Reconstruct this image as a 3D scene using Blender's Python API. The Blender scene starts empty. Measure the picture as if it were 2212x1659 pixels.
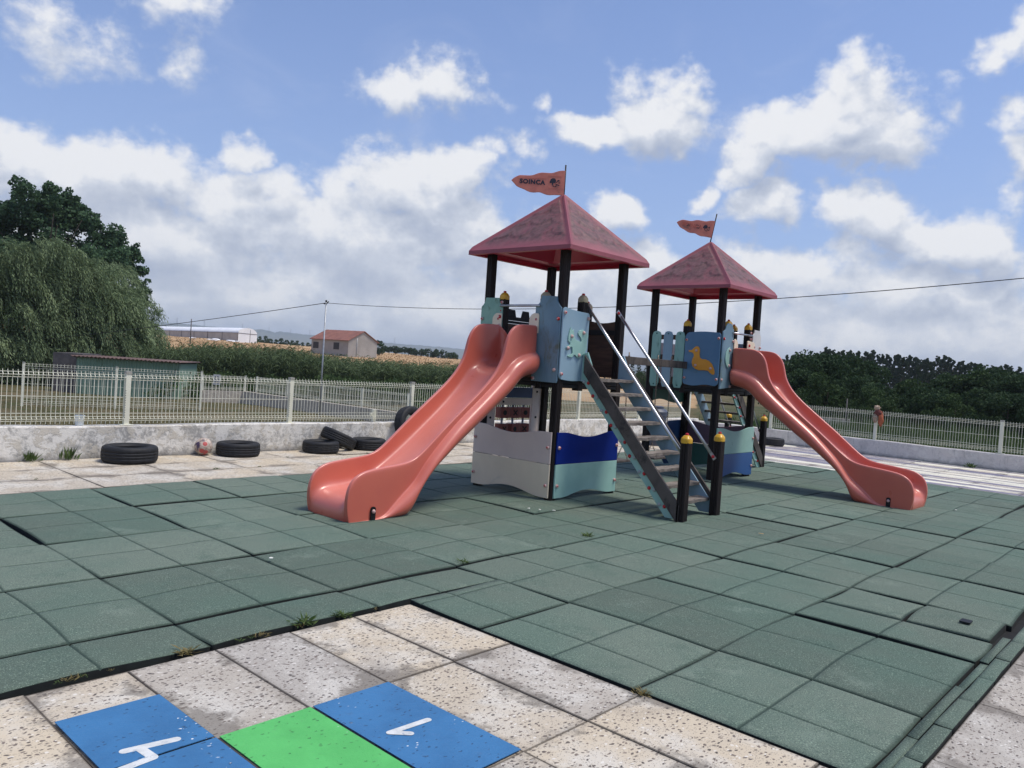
import bpy, bmesh, math, random
import numpy as np
from mathutils import Vector, Matrix
random.seed(7)
rng = np.random.default_rng(11)
scene = bpy.context.scene
COL = scene.collection
R = math.radians
PI = math.pi

# ------------------------------------------------------------------ camera
YAW, PIT, ROLL = R(42.2527), R(-1.4208), R(3.7914)
FPX = 1696.86                      # focal length in pixels of a 2212 px wide picture
CAM = np.array([-0.8506, -2.9049, 1.4417])
FW = np.array([math.cos(YAW)*math.cos(PIT), math.sin(YAW)*math.cos(PIT), math.sin(PIT)])
_r = np.array([math.sin(YAW), -math.cos(YAW), 0.0]); _u = np.cross(_r, FW)
RT = _r*math.cos(ROLL)+_u*math.sin(ROLL); UP = -_r*math.sin(ROLL)+_u*math.cos(ROLL)

def ray(x, y): return FW+(x-1106)/FPX*RT-(y-829.5)/FPX*UP
def az_el(x, y):
    d = ray(x, y); d = d/np.linalg.norm(d)
    return math.atan2(d[1], d[0]), math.asin(d[2])
def far(x, y, dist):
    """surveyed point: bearing of picture column/row at a given ground distance"""
    d = ray(x, y); t = dist/math.hypot(d[0], d[1]); return CAM+t*d

cd = bpy.data.cameras.new('camera'); cam = bpy.data.objects.new('camera', cd); COL.objects.link(cam)
cd.sensor_width = 36; cd.lens = FPX/2212*36; cd.clip_end = 20000; cd.clip_start = 0.05
m = Matrix(((RT[0], UP[0], -FW[0], CAM[0]), (RT[1], UP[1], -FW[1], CAM[1]), (RT[2], UP[2], -FW[2], CAM[2]), (0, 0, 0, 1)))
cam.matrix_world = m
scene.camera = cam
scene.render.resolution_x = 1024; scene.render.resolution_y = 768

# ------------------------------------------------------------------ node helpers
class NT:
    def __init__(s, tree): s.t = tree; s.n = tree.nodes; s.l = tree.links
    def new(s, typ, **kw):
        n = s.n.new(typ)
        for k, v in kw.items():
            if k.startswith('i_'): n.inputs[k[2:].replace('_', ' ')].default_value = v
            else: setattr(n, k, v)
        return n
    def put(s, sock, v):
        if isinstance(v, bpy.types.NodeSocket): s.l.new(v, sock)
        elif v is not None:
            if hasattr(sock, 'default_value') and sock.type == 'RGBA' and len(v) == 3: v = (*v, 1)
            sock.default_value = v
    def math(s, op, a, b=None, c=None, clamp=False):
        n = s.n.new('ShaderNodeMath'); n.operation = op; n.use_clamp = clamp
        for i, v in enumerate((a, b, c)):
            if v is not None: s.put(n.inputs[i], v)
        return n.outputs[0]
    def vec(s, op, a, b=None, out=0):
        n = s.n.new('ShaderNodeVectorMath'); n.operation = op
        s.put(n.inputs[0], a)
        if b is not None: s.put(n.inputs['Scale' if op == 'SCALE' else 1], b)
        return n.outputs[out]
    def noise(s, vec, scale, detail=4, rough=.55, dist=0, color=False):
        n = s.n.new('ShaderNodeTexNoise'); s.l.new(vec, n.inputs['Vector']) if vec is not None else None
        n.inputs['Scale'].default_value = scale; n.inputs['Detail'].default_value = detail
        n.inputs['Roughness'].default_value = rough; n.inputs['Distortion'].default_value = dist
        return n.outputs['Color' if color else 'Fac']
    def voro(s, vec, scale, feat='F1', out='Distance', rnd=1):
        n = s.n.new('ShaderNodeTexVoronoi'); n.feature = feat; s.l.new(vec, n.inputs['Vector'])
        n.inputs['Scale'].default_value = scale; n.inputs['Randomness'].default_value = rnd
        return n.outputs[out]
    def ss(s, v, a, b):
        n = s.n.new('ShaderNodeMapRange'); n.interpolation_type = 'SMOOTHSTEP'
        s.put(n.inputs['Value'], v); n.inputs['From Min'].default_value = a; n.inputs['From Max'].default_value = b
        return n.outputs['Result']
    def mix(s, f, a, b, mode='MIX'):
        n = s.n.new('ShaderNodeMix'); n.data_type = 'RGBA'; n.blend_type = mode
        s.put(n.inputs['Factor'], f); s.put(n.inputs['A'], a); s.put(n.inputs['B'], b)
        return n.outputs['Result']
    # sockets of the Mix node share names; pick the colour ones
for _n in ():
    pass
def _mix(s, f, a, b, mode='MIX'):
    n = s.n.new('ShaderNodeMix'); n.data_type = 'RGBA'; n.blend_type = mode
    s.put(n.inputs[0], f); s.put(n.inputs[6], a); s.put(n.inputs[7], b)
    return n.outputs[2]
NT.mix = _mix

def new_mat(name):
    m = bpy.data.materials.new(name); m.use_nodes = True
    t = NT(m.node_tree); b = t.n['Principled BSDF']
    return m, t, b
def coords(t, kind='Object'):
    return t.n.new('ShaderNodeTexCoord').outputs[kind]
def bump(t, b, h, strength=.3, dist=.01):
    n = t.n.new('ShaderNodeBump'); n.inputs['Strength'].default_value = strength; n.inputs['Distance'].default_value = dist
    t.put(n.inputs['Height'], h); t.l.new(n.outputs[0], b.inputs['Normal'])

def noisy(name, c1, c2, scale=6, rough=.6, dirt=None, dirt_amt=.5, dirt_scale=3, bmp=.15, bscale=60, bdist=.004, metal=0, stretch=None, spec=.5, coat=0, lo=.35, hi=.65):
    m, t, b = new_mat(name)
    co = coords(t)
    if stretch: co = t.vec('MULTIPLY', co, stretch)
    f = t.ss(t.noise(co, scale, 5, .6), lo, hi)
    c = t.mix(f, c1, c2)
    if dirt is not None:
        d = t.ss(t.noise(co, dirt_scale, 8, .7, .6), 1-dirt_amt, 1-dirt_amt+.18)
        c = t.mix(d, c, dirt)
    t.put(b.inputs['Base Color'], c)
    b.inputs['Roughness'].default_value = rough; b.inputs['Metallic'].default_value = metal
    b.inputs['Specular IOR Level'].default_value = spec
    if coat: b.inputs['Coat Weight'].default_value = coat; b.inputs['Coat Roughness'].default_value = .25
    if bmp: bump(t, b, t.noise(co, bscale, 4, .6), bmp, bdist)
    return m

def srgb(r, g, b, k=1.0):
    f = lambda c: ((c/255+.055)/1.055)**2.4 if c > 10 else c/255/12.92
    return (f(r)*k, f(g)*k, f(b)*k)

# ------------------------------------------------------------------ materials
M = {}
M['post'] = noisy('dark_stained_timber', srgb(24, 20, 21), srgb(40, 32, 30), 5, .6, dirt=srgb(64, 52, 44), dirt_amt=.33, dirt_scale=9, stretch=(1, 1, .12), bmp=.3, bscale=40, spec=.25)
M['greywood'] = noisy('weathered_grey_timber', srgb(66, 59, 55), srgb(92, 84, 78), 9, .8, dirt=srgb(46, 40, 38), dirt_amt=.5, dirt_scale=14, stretch=(1, .35, .35), bmp=.5, bscale=50)
M['tread'] = noisy('splintered_tread_timber', srgb(98, 90, 83), srgb(134, 125, 116), 14, .85, dirt=srgb(70, 62, 56), dirt_amt=.5, dirt_scale=30, stretch=(.25, 1, 1), bmp=.7, bscale=60)
M['brownwood'] = noisy('brown_plank_timber', srgb(70, 50, 40), srgb(98, 72, 56), 6, .7, dirt=srgb(40, 30, 26), dirt_amt=.5, dirt_scale=6, stretch=(.3, .3, 2.5), bmp=.4, bscale=30)
M['lightblue'] = noisy('faded_light_blue_panel', srgb(126, 156, 174), srgb(140, 167, 182), 3, .45, dirt=srgb(104, 128, 140), dirt_amt=.42, dirt_scale=4, stretch=(1, 1, .3), bmp=.08)
M['mossblue'] = noisy('mossy_blue_panel', srgb(98, 128, 146), srgb(116, 144, 158), 3, .5, dirt=srgb(98, 108, 92), dirt_amt=.5, dirt_scale=4.5, stretch=(1, 1, .45), bmp=.12)
M['turq'] = noisy('faded_turquoise_panel', srgb(140, 180, 170), srgb(152, 190, 180), 3, .45, dirt=srgb(112, 150, 138), dirt_amt=.4, dirt_scale=7, bmp=.08)
M['greenp'] = noisy('pale_green_panel', srgb(122, 164, 148), srgb(138, 178, 160), 5, .5, dirt=srgb(88, 120, 104), dirt_amt=.47, dirt_scale=8, bmp=.1)
M['blue'] = noisy('royal_blue_panel', srgb(2, 32, 112), srgb(3, 36, 120), 2, .7, bmp=.05, spec=.15)
M['navyg'] = noisy('deep_blue_panel', srgb(30, 76, 136), srgb(34, 82, 142), 2, .42, dirt=srgb(26, 64, 110), dirt_amt=.35, bmp=.05)
M['lilac'] = noisy('lilac_grey_panel', srgb(210, 192, 184), srgb(218, 200, 190), 2, .45, dirt=srgb(188, 172, 170), dirt_amt=.42, dirt_scale=3, bmp=.05)
M['cream'] = noisy('cream_grey_panel', srgb(226, 210, 184), srgb(234, 218, 192), 2, .45, dirt=srgb(200, 188, 170), dirt_amt=.42, dirt_scale=3, bmp=.05)
M['purple'] = noisy('plum_panel', srgb(96, 72, 92), srgb(106, 80, 100), 2, .5, bmp=.05)
M['dgreen'] = noisy('dark_green_panel', srgb(36, 92, 84), srgb(42, 102, 92), 2, .5, bmp=.05)
M['dblue'] = noisy('dark_navy_panel', srgb(28, 62, 108), srgb(32, 68, 116), 2, .45, bmp=.05)
M['white'] = noisy('off_white_panel', srgb(200, 200, 198), srgb(212, 212, 208), 3, .5, dirt=srgb(150, 150, 140), dirt_amt=.4, dirt_scale=8, bmp=.05)
M['duck'] = noisy('mustard_yellow_panel', srgb(220, 146, 42), srgb(226, 154, 48), 3, .45, bmp=.05)
M['yellowcap'] = noisy('yellow_plastic', srgb(208, 158, 36), srgb(214, 166, 46), 6, .35, dirt=srgb(170, 140, 70), dirt_amt=.38, dirt_scale=18, bmp=.05)
M['greycap'] = noisy('bleached_yellow_plastic', srgb(160, 148, 118), srgb(178, 166, 136), 8, .5, bmp=.1)
M['black'] = noisy('black_rail_plastic', srgb(18, 18, 21), srgb(26, 26, 29), 8, .55, bmp=.1, spec=.3)
M['boltred'] = noisy('red_plastic', srgb(188, 30, 36), srgb(178, 40, 44), 8, .35, bmp=0)
M['boltwhite'] = noisy('chalky_pink_plastic', srgb(206, 176, 168), srgb(190, 150, 146), 40, .5, bmp=0)
M['boltgrey'] = noisy('grey_plastic', srgb(150, 158, 158), srgb(172, 178, 176), 40, .5, bmp=0)
M['steel'] = noisy('polished_steel', srgb(176, 178, 182), srgb(192, 194, 198), 8, .34, metal=1, bmp=.03)
M['steeldark'] = noisy('rusted_chain_steel', srgb(92, 84, 78), srgb(120, 108, 98), 30, .5, metal=.7, bmp=.1)
M['fencewhite'] = noisy('cream_powder_coat', srgb(214, 213, 194), srgb(224, 223, 206), 4, .5, dirt=srgb(170, 170, 150), dirt_amt=.35, dirt_scale=12, bmp=.05)
M['capgrey'] = noisy('grey_post_cap', srgb(150, 148, 140), srgb(170, 168, 160), 20, .6, bmp=.1)
M['galv'] = noisy('galvanised_steel', srgb(150, 154, 158), srgb(172, 176, 180), 9, .5, metal=.6, bmp=.05)
M['cable'] = noisy('black_cable', srgb(18, 18, 22), srgb(26, 26, 30), 9, .6, bmp=0)

def slide_mat():
    m, t, b = new_mat('faded_coral_polyethylene')
    co = coords(t)
    c = t.mix(t.ss(t.noise(co, 2.2, 4, .5), .35, .65), srgb(199, 103, 84), srgb(191, 96, 80))
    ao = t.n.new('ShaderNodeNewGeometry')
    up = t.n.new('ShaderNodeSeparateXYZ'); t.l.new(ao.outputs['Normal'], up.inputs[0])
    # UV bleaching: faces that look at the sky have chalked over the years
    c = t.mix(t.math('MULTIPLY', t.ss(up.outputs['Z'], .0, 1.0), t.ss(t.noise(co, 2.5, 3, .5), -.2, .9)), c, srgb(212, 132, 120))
    d = t.ss(t.noise(t.vec('MULTIPLY', co, (3, 3, 1)), 14, 8, .7), .62, .72)
    c = t.mix(t.math('MULTIPLY', d, .18), c, srgb(150, 66, 62))
    t.put(b.inputs['Base Color'], c); b.inputs['Roughness'].default_value = .3
    t.put(b.inputs['Roughness'], t.math('MULTIPLY_ADD', t.noise(co, 5, 3, .5), .2, .22))
    b.inputs['Coat Weight'].default_value = .25; b.inputs['Coat Roughness'].default_value = .2
    sc = t.ss(t.noise(t.vec('MULTIPLY', co, (1.5, 30, 1.5)), 3.2, 5, .7), .66, .74)
    c = t.mix(t.math('MULTIPLY', sc, .22), c, srgb(222, 156, 146)); t.put(b.inputs['Base Color'], c)
    bump(t, b, t.noise(co, 25, 3, .5), .05, .01)
    return m
M['slide'] = slide_mat()

def roof_mat():
    m, t, b = new_mat('bleached_pink_roof_plastic')
    co = coords(t)
    c = t.mix(t.ss(t.noise(co, 3, 4, .5), .3, .7), srgb(150, 80, 90), srgb(136, 72, 82))
    # lichen and soot settled in the middle of every face, clean on the hips and the eaves
    uv = t.n.new('ShaderNodeUVMap').outputs[0]
    sp = t.n.new('ShaderNodeSeparateXYZ'); t.l.new(uv, sp.inputs[0])
    inner = t.math('MULTIPLY', t.ss(sp.outputs['X'], .0, .09), t.ss(sp.outputs['Y'], -.04, .20))
    n1 = t.math('ADD', t.math('MULTIPLY', t.noise(co, 5, 9, .72, .4), .75), t.math('MULTIPLY', t.noise(co, 48, 4, .7), .25))
    d = t.math('MULTIPLY', t.ss(n1, .28, .56), inner)
    c = t.mix(t.math('MULTIPLY', d, .92), c, t.mix(t.ss(t.noise(co, 10, 7, .72), .34, .64), srgb(58, 50, 48), srgb(114, 84, 84)))
    t.put(b.inputs['Base Color'], c); b.inputs['Roughness'].default_value = .62
    bump(t, b, t.noise(co, 60, 4, .6), .15, .004)
    return m
M['roof'] = roof_mat()
M['roofunder'] = noisy('crimson_roof_plastic', srgb(176, 26, 58), srgb(186, 34, 64), 3, .35, bmp=.03)
M['flag'] = noisy('salmon_flag_plastic', srgb(206, 124, 106), srgb(192, 112, 98), 9, .5, dirt=srgb(138, 92, 80), dirt_amt=.46, dirt_scale=9, bmp=.08)
M['ink'] = noisy('dark_ink', srgb(28, 30, 48), srgb(34, 36, 54), 20, .6, bmp=0)
M['inkfaded'] = noisy('rubbed_dark_ink', srgb(60, 44, 48), srgb(190, 100, 84), 14, .6, bmp=0, lo=.4, hi=.52)
M['tyre'] = noisy('black_tyre_rubber', srgb(16, 18, 23), srgb(24, 26, 31), 12, .7, dirt=srgb(34, 36, 40), dirt_amt=.36, dirt_scale=10, bmp=.2)

def rubber_mat():
    m, t, b = new_mat('green_rubber_crumb_tile')
    co = coords(t)
    at = t.n.new('ShaderNodeAttribute'); at.attribute_name = 'tone'
    base = t.mix(at.outputs['Fac'], srgb(84, 96, 86), srgb(106, 118, 106))
    big = t.ss(t.noise(co, .7, 6, .65), .38, .66)
    c = t.mix(t.math('MULTIPLY', big, .5), base, srgb(76, 104, 92))
    blot = t.ss(t.noise(co, 3.3, 7, .7), .52, .72)
    c = t.mix(t.math('MULTIPLY', blot, .55), c, srgb(66, 88, 78))
    pale = t.ss(t.noise(t.vec('ADD', co, (5, 9, 0)), 2.1, 7, .72), .55, .72)
    c = t.mix(t.math('MULTIPLY', pale, .35), c, srgb(136, 150, 136))
    scuff = t.ss(t.noise(t.vec('MULTIPLY', t.vec('ADD', co, (1, 2, 0)), (1, 3.5, 1)), 5, 5, .7, 1.), .64, .70)
    c = t.mix(t.math('MULTIPLY', scuff, .3), c, srgb(60, 78, 70))
    gran = t.noise(co, 150, 3, .8)
    c = t.mix(t.ss(gran, .53, .72), c, srgb(146, 166, 146))
    c = t.mix(t.ss(gran, .46, .30), c, srgb(48, 68, 62))
    # dirt pressed into the moulded half-tile grooves and the tile edges
    uv = t.n.new('ShaderNodeUVMap').outputs[0]; sp = t.n.new('ShaderNodeSeparateXYZ'); t.l.new(uv, sp.inputs[0])
    gx = t.math('ABSOLUTE', t.math('SUBTRACT', sp.outputs[0], .5)); gy = t.math('ABSOLUTE', t.math('SUBTRACT', sp.outputs[1], .5))
    g = t.math('MINIMUM', gx, gy)
    g = t.math('ADD', g, t.math('MULTIPLY', t.noise(co, 60, 3, .6), .008))
    c = t.mix(t.math('MULTIPLY', t.ss(g, .016, .006), .8), c, srgb(40, 58, 54))
    e = t.math('MAXIMUM', gx, gy)
    e = t.math('ADD', e, t.math('MULTIPLY', t.noise(co, 40, 3, .6), .02))
    c = t.mix(t.math('MULTIPLY', t.ss(e, .488, .506), .75), c, srgb(44, 60, 52))
    t.put(b.inputs['Base Color'], c); b.inputs['Roughness'].default_value = .9; b.inputs['Specular IOR Level'].default_value = .3
    bump(t, b, t.math('ADD', t.noise(co, 150, 3, .8), t.math('MULTIPLY', t.noise(co, 5, 3, .6), 2)), .5, .006)
    return m
M['rubber'] = rubber_mat()
M['tileside'] = noisy('near_black_tile_side', srgb(20, 24, 24), srgb(30, 36, 34), 14, .95, bmp=.2)  # tile sides coloured near black so the gaps read as dark lines
M['jointsand'] = noisy('dirty_joint_sand', srgb(70, 64, 56), srgb(98, 88, 76), 20, .95, bmp=.3)
M['underlay'] = noisy('dark_underlay', srgb(14, 16, 18), srgb(26, 28, 30), 12, .95, bmp=.3, bscale=30)  # near-black bed colour keeps the gaps between tiles dark

def paver_mat(name, mode):
    """washed terrazzo slabs; tone attribute: 0 cream .. 1 grey"""
    m, t, b = new_mat(name)
    co = coords(t)
    at = t.n.new('ShaderNodeAttribute'); at.attribute_name = 'tone'
    c = t.mix(at.outputs['Fac'], srgb(198, 184, 160), srgb(168, 162, 153))
    worn = t.ss(t.noise(co, 2.3, 6, .65, .3), .42, .66)
    c = t.mix(t.math('MULTIPLY', worn, .75), c, srgb(206, 202, 192))
    stain = t.ss(t.noise(co, 1.1, 7, .7, .5), .52, .75)
    c = t.mix(t.math('MULTIPLY', stain, .6), c, srgb(132, 123, 112))
    mm = t.vec('MULTIPLY', co, (1, 1, 1))
    sc = t.vec('ADD', mm, t.vec('SCALE', t.noise(co, 30, 2, .5, color=True), .03))
    sc = t.vec('MULTIPLY', sc, (1.0, 1.7, 1))
    v = t.voro(sc, 40, 'F1', 'Distance'); vc = t.voro(sc, 40, 'F1', 'Color')
    s3 = t.n.new('ShaderNodeSeparateColor'); t.l.new(vc, s3.inputs[0])
    chip = t.math('MULTIPLY', t.ss(v, .44, .26), t.ss(t.math('ADD', s3.outputs[0], t.math('MULTIPLY', t.noise(co, 4, 2, .5), .35)), .64, .70))
    c = t.mix(t.math('MULTIPLY', chip, .92), c, t.mix(s3.outputs[1], srgb(52, 48, 50), srgb(120, 106, 96)))
    v2 = t.voro(sc, 100, 'F1', 'Distance'); vc2 = t.voro(sc, 100, 'F1', 'Color'); s4 = t.n.new('ShaderNodeSeparateColor'); t.l.new(vc2, s4.inputs[0])
    chip2 = t.math('MULTIPLY', t.ss(v2, .42, .28), t.ss(s4.outputs[0], .50, .56))
    c = t.mix(t.math('MULTIPLY', chip2, .6), c, srgb(96, 88, 84))
    lite = t.math('MULTIPLY', t.ss(v, .36, .26), t.ss(s3.outputs[0], .2, .12))
    c = t.mix(t.math('MULTIPLY', lite, .6), c, srgb(226, 222, 214))
    uv = t.n.new('ShaderNodeUVMap').outputs[0]; sp = t.n.new('ShaderNodeSeparateXYZ'); t.l.new(uv, sp.inputs[0])
    # uv is in metres from the slab's edge; dirt creeps in from the joints
    e = t.math('MINIMUM', sp.outputs[0], sp.outputs[1])
    e2 = t.math('SUBTRACT', e, t.math('MULTIPLY', t.ss(t.noise(co, 2.2, 6, .7), .44, .70), .16))
    e2 = t.math('ADD', e2, t.math('MULTIPLY', t.math('SUBTRACT', t.noise(co, 26, 7, .8), .4), .12))
    c = t.mix(t.math('MULTIPLY', t.ss(e2, .05, -.05), .72), c, srgb(104, 97, 88))
    c = t.mix(t.math('MULTIPLY', t.ss(e, .005, .001), .7), c, srgb(70, 62, 54))
    if mode == 'stripes':
        at2 = t.n.new('ShaderNodeAttribute'); at2.attribute_name = 'paint'
        sp2 = t.n.new('ShaderNodeSeparateXYZ'); t.l.new(co, sp2.inputs[0])
        blk = t.math('FLOOR', t.math('DIVIDE', t.math('ADD', sp2.outputs[1], t.math('MULTIPLY', t.noise(co, .5, 1, .5), 1.5)), 2.6))
        xx = t.math('ADD', sp2.outputs[0], t.math('MULTIPLY', t.noise(co, 1.5, 3, .5), .04))
        cv = t.n.new('ShaderNodeCombineXYZ'); t.put(cv.inputs[0], t.math('MULTIPLY', xx, 1.0)); t.put(cv.inputs[1], t.math('MULTIPLY', blk, 3.7))
        sn = t.noise(cv.outputs[0], 2.1, 2, .6)
        light = t.ss(sn, .515, .53); dark = t.math('MULTIPLY', t.ss(sn, .485, .47), t.ss(sn, .36, .38))
        wear = t.ss(t.noise(t.vec('MULTIPLY', co, (1, .22, 1)), 4, 7, .75), .64, .50)
        c = t.mix(t.math('MULTIPLY', light, t.math('MULTIPLY', wear, .85)), c, srgb(228, 226, 208))
        c = t.mix(t.math('MULTIPLY', dark, t.math('MULTIPLY', wear, .8)), c, srgb(100, 100, 128))
    t.put(b.inputs['Base Color'], c); b.inputs['Roughness'].default_value = .85
    bump(t, b, t.math('ADD', t.math('MULTIPLY', t.noise(co, 90, 4, .7), .6), t.math('MULTIPLY', chip, -.5)), .4, .004)
    return m
M['paver'] = paver_mat('worn_terrazzo_slab', 'plain')
M['paverstripe'] = paver_mat('painted_stripe_slab', 'stripes')

def paint_mat(name, col, col2):
    m, t, b = new_mat(name)
    co = coords(t)
    c = t.mix(t.ss(t.noise(co, 3, 5, .6), .35, .7), col, col2)
    sc = t.vec('MULTIPLY', t.vec('ADD', co, t.vec('SCALE', t.noise(co, 30, 2, .5, color=True), .03)), (1, 1.7, 1))
    v = t.voro(sc, 42, 'F1', 'Distance'); vc = t.voro(sc, 42, 'F1', 'Color'); s3 = t.n.new('ShaderNodeSeparateColor'); t.l.new(vc, s3.inputs[0])
    pit = t.math('MULTIPLY', t.ss(v, .34, .2), t.ss(s3.outputs[0], .80, .84))
    c = t.mix(t.math('MULTIPLY', pit, .55), c, (col[0]*.25, col[1]*.25, col[2]*.28))
    pit2 = t.math('MULTIPLY', t.ss(t.voro(sc, 28, 'F1', 'Distance'), .16, .10), t.ss(t.noise(co, 2.5, 2, .5), .60, .66))
    c = t.mix(t.math('MULTIPLY', t.ss(t.noise(co, 11, 8, .75), .60, .68), .35), c, (col[0]*.5+.05, col[1]*.5+.05, col[2]*.5+.05))
    c = t.mix(pit2, c, srgb(225, 228, 228))
    t.put(b.inputs['Base Color'], c); b.inputs['Roughness'].default_value = .6
    bump(t, b, t.math('ADD', t.noise(co, 60, 4, .6), t.math('MULTIPLY', pit, -2.5)), .6, .004)
    return m
M['pblue'] = paint_mat('blue_floor_paint', srgb(58, 116, 164), srgb(50, 104, 150))
M['pgreen'] = paint_mat('bright_green_floor_paint', srgb(90, 186, 100), srgb(80, 172, 90))
M['pwhite'] = noisy('white_floor_paint', srgb(214, 216, 214), srgb(196, 198, 196), 20, .6, dirt=srgb(120, 140, 160), dirt_amt=.46, dirt_scale=34, bmp=.3)

def plaster_mat(name, c1, c2, c3, zo=0.):
    m, t, b = new_mat(name)
    co = coords(t)
    w = t.noise(co, 3.5, 3, .5, color=True)
    q = t.vec('ADD', co, t.vec('SCALE', w, .25))
    f = t.math('MULTIPLY', t.ss(t.noise(q, 5.5, 10, .78), .47, .60), .9)
    c = t.mix(f, c1, c2)
    f2 = t.ss(t.noise(t.vec('ADD', co, (7, 3, 1)), 5.5, 9, .72, .3), .50, .58)
    c = t.mix(t.math('MULTIPLY', f2, .9), c, c3)
    sp = t.n.new('ShaderNodeSeparateXYZ'); t.l.new(co, sp.inputs[0])
    zz = t.math('ADD', t.math('ADD', sp.outputs[2], zo), t.math('MULTIPLY', t.noise(co, 6, 5, .7), .14))
    c = t.mix(t.math('MULTIPLY', t.ss(zz, .16, .06), .6), c, srgb(104, 100, 96))
    c = t.mix(t.math('MULTIPLY', t.ss(t.noise(t.vec('MULTIPLY', co, (1, 1, .15)), 14, 5, .7), .58, .7), .4), c, srgb(110, 110, 108))
    t.put(b.inputs['Base Color'], c); b.inputs['Roughness'].default_value = .9
    bump(t, b, t.math('ADD', t.noise(co, 40, 6, .7), t.math('MULTIPLY', f2, .6)), .6, .01)
    return m
M['plaster'] = plaster_mat('flaking_lime_render', srgb(222, 219, 212), srgb(150, 149, 146), srgb(196, 190, 178))
M['concrete'] = plaster_mat('pale_concrete_render', srgb(212, 206, 200), srgb(194, 189, 184), srgb(220, 215, 208))
M['greyconc'] = plaster_mat('grey_block_render', srgb(182, 172, 158), srgb(158, 150, 138), srgb(194, 184, 168), 5.)

def foliage(name, c1, c2, c3=None, trans=.25, rough=.7):
    m, t, b = new_mat(name)
    at = t.n.new('ShaderNodeAttribute'); at.attribute_name = 'tone'
    c = t.mix(at.outputs['Fac'], c1, c2)
    t.put(b.inputs['Base Color'], c); b.inputs['Roughness'].default_value = rough
    b.inputs['Specular IOR Level'].default_value = .12
    tr = t.n.new('ShaderNodeBsdfTranslucent'); t.put(tr.inputs[0], t.mix(.5, c, c3 or c2))
    mx = t.n.new('ShaderNodeMixShader'); mx.inputs[0].default_value = trans
    t.l.new(b.outputs[0], mx.inputs[1]); t.l.new(tr.outputs[0], mx.inputs[2])
    t.l.new(mx.outputs[0], t.n['Material Output'].inputs[0])
    return m
M['poplar'] = foliage('dark_glossy_leaves', (.024, .056, .030), (.095, .165, .082))
M['willow'] = foliage('grey_green_willow_leaves', (.070, .112, .050), (.275, .345, .185))
M['reed'] = foliage('reed_leaves', (.038, .064, .028), (.135, .178, .082))
M['bramble'] = foliage('bramble_leaves', (.030, .058, .020), (.095, .145, .050))
M['euca'] = foliage('eucalyptus_leaves', (.014, .032, .020), (.060, .092, .048))
M['oak'] = foliage('dark_evergreen_leaves', (.017, .040, .018), (.060, .100, .042))
M['oak2'] = foliage('mid_green_leaves', (.026, .055, .020), (.070, .112, .040))
M['dry'] = foliage('dry_grass_blades', (.12, .125, .05), (.30, .25, .14))
M['weed'] = foliage('weed_leaves', (.035, .07, .02), (.12, .17, .06))
M['straw'] = foliage('straw_tufts', (.10, .09, .03), (.26, .21, .10))
M['bark'] = noisy('grey_brown_bark', (.07, .055, .042), (.13, .105, .08), 8, .9, bmp=.5, bscale=20, stretch=(1, 1, .3))

def ground_mat():
    m, t, b = new_mat('rough_grassland_and_stubble')
    co = coords(t)
    g = t.mix(t.ss(t.noise(co, .35, 8, .7), .38, .62), (.075, .072, .034), (.165, .130, .075))
    g = t.mix(t.ss(t.noise(co, 1.7, 6, .7), .5, .66), g, (.055, .078, .026))
    g = t.mix(t.ss(t.noise(co, 9, 4, .7), .58, .7), g, (.24, .20, .12))
    f = t.mix(t.ss(t.noise(co, .06, 8, .7), .38, .62), (.37, .235, .12), (.48, .335, .19))
    f = t.mix(t.ss(t.noise(t.vec('MULTIPLY', co, (1, .3, 1)), .4, 6, .7), .5, .7), f, (.34, .19, .10))
    at = t.n.new('ShaderNodeAttribute'); at.attribute_name = 'field'
    c = t.mix(t.ss(t.math('ADD', at.outputs['Fac'], t.math('MULTIPLY', t.math('SUBTRACT', t.noise(co, .08, 5, .6), .5), .5)), .4, .6), g, f)
    at = t.n.new('ShaderNodeAttribute'); at.attribute_name = 'heath'
    c = t.mix(at.outputs['Fac'], c, (.055, .075, .035))
    t.put(b.inputs['Base Color'], c); b.inputs['Roughness'].default_value = .95; b.inputs['Specular IOR Level'].default_value = .1
    bump(t, b, t.noise(co, 3, 8, .75), .8, .15)
    return m
M['ground'] = ground_mat()

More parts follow.
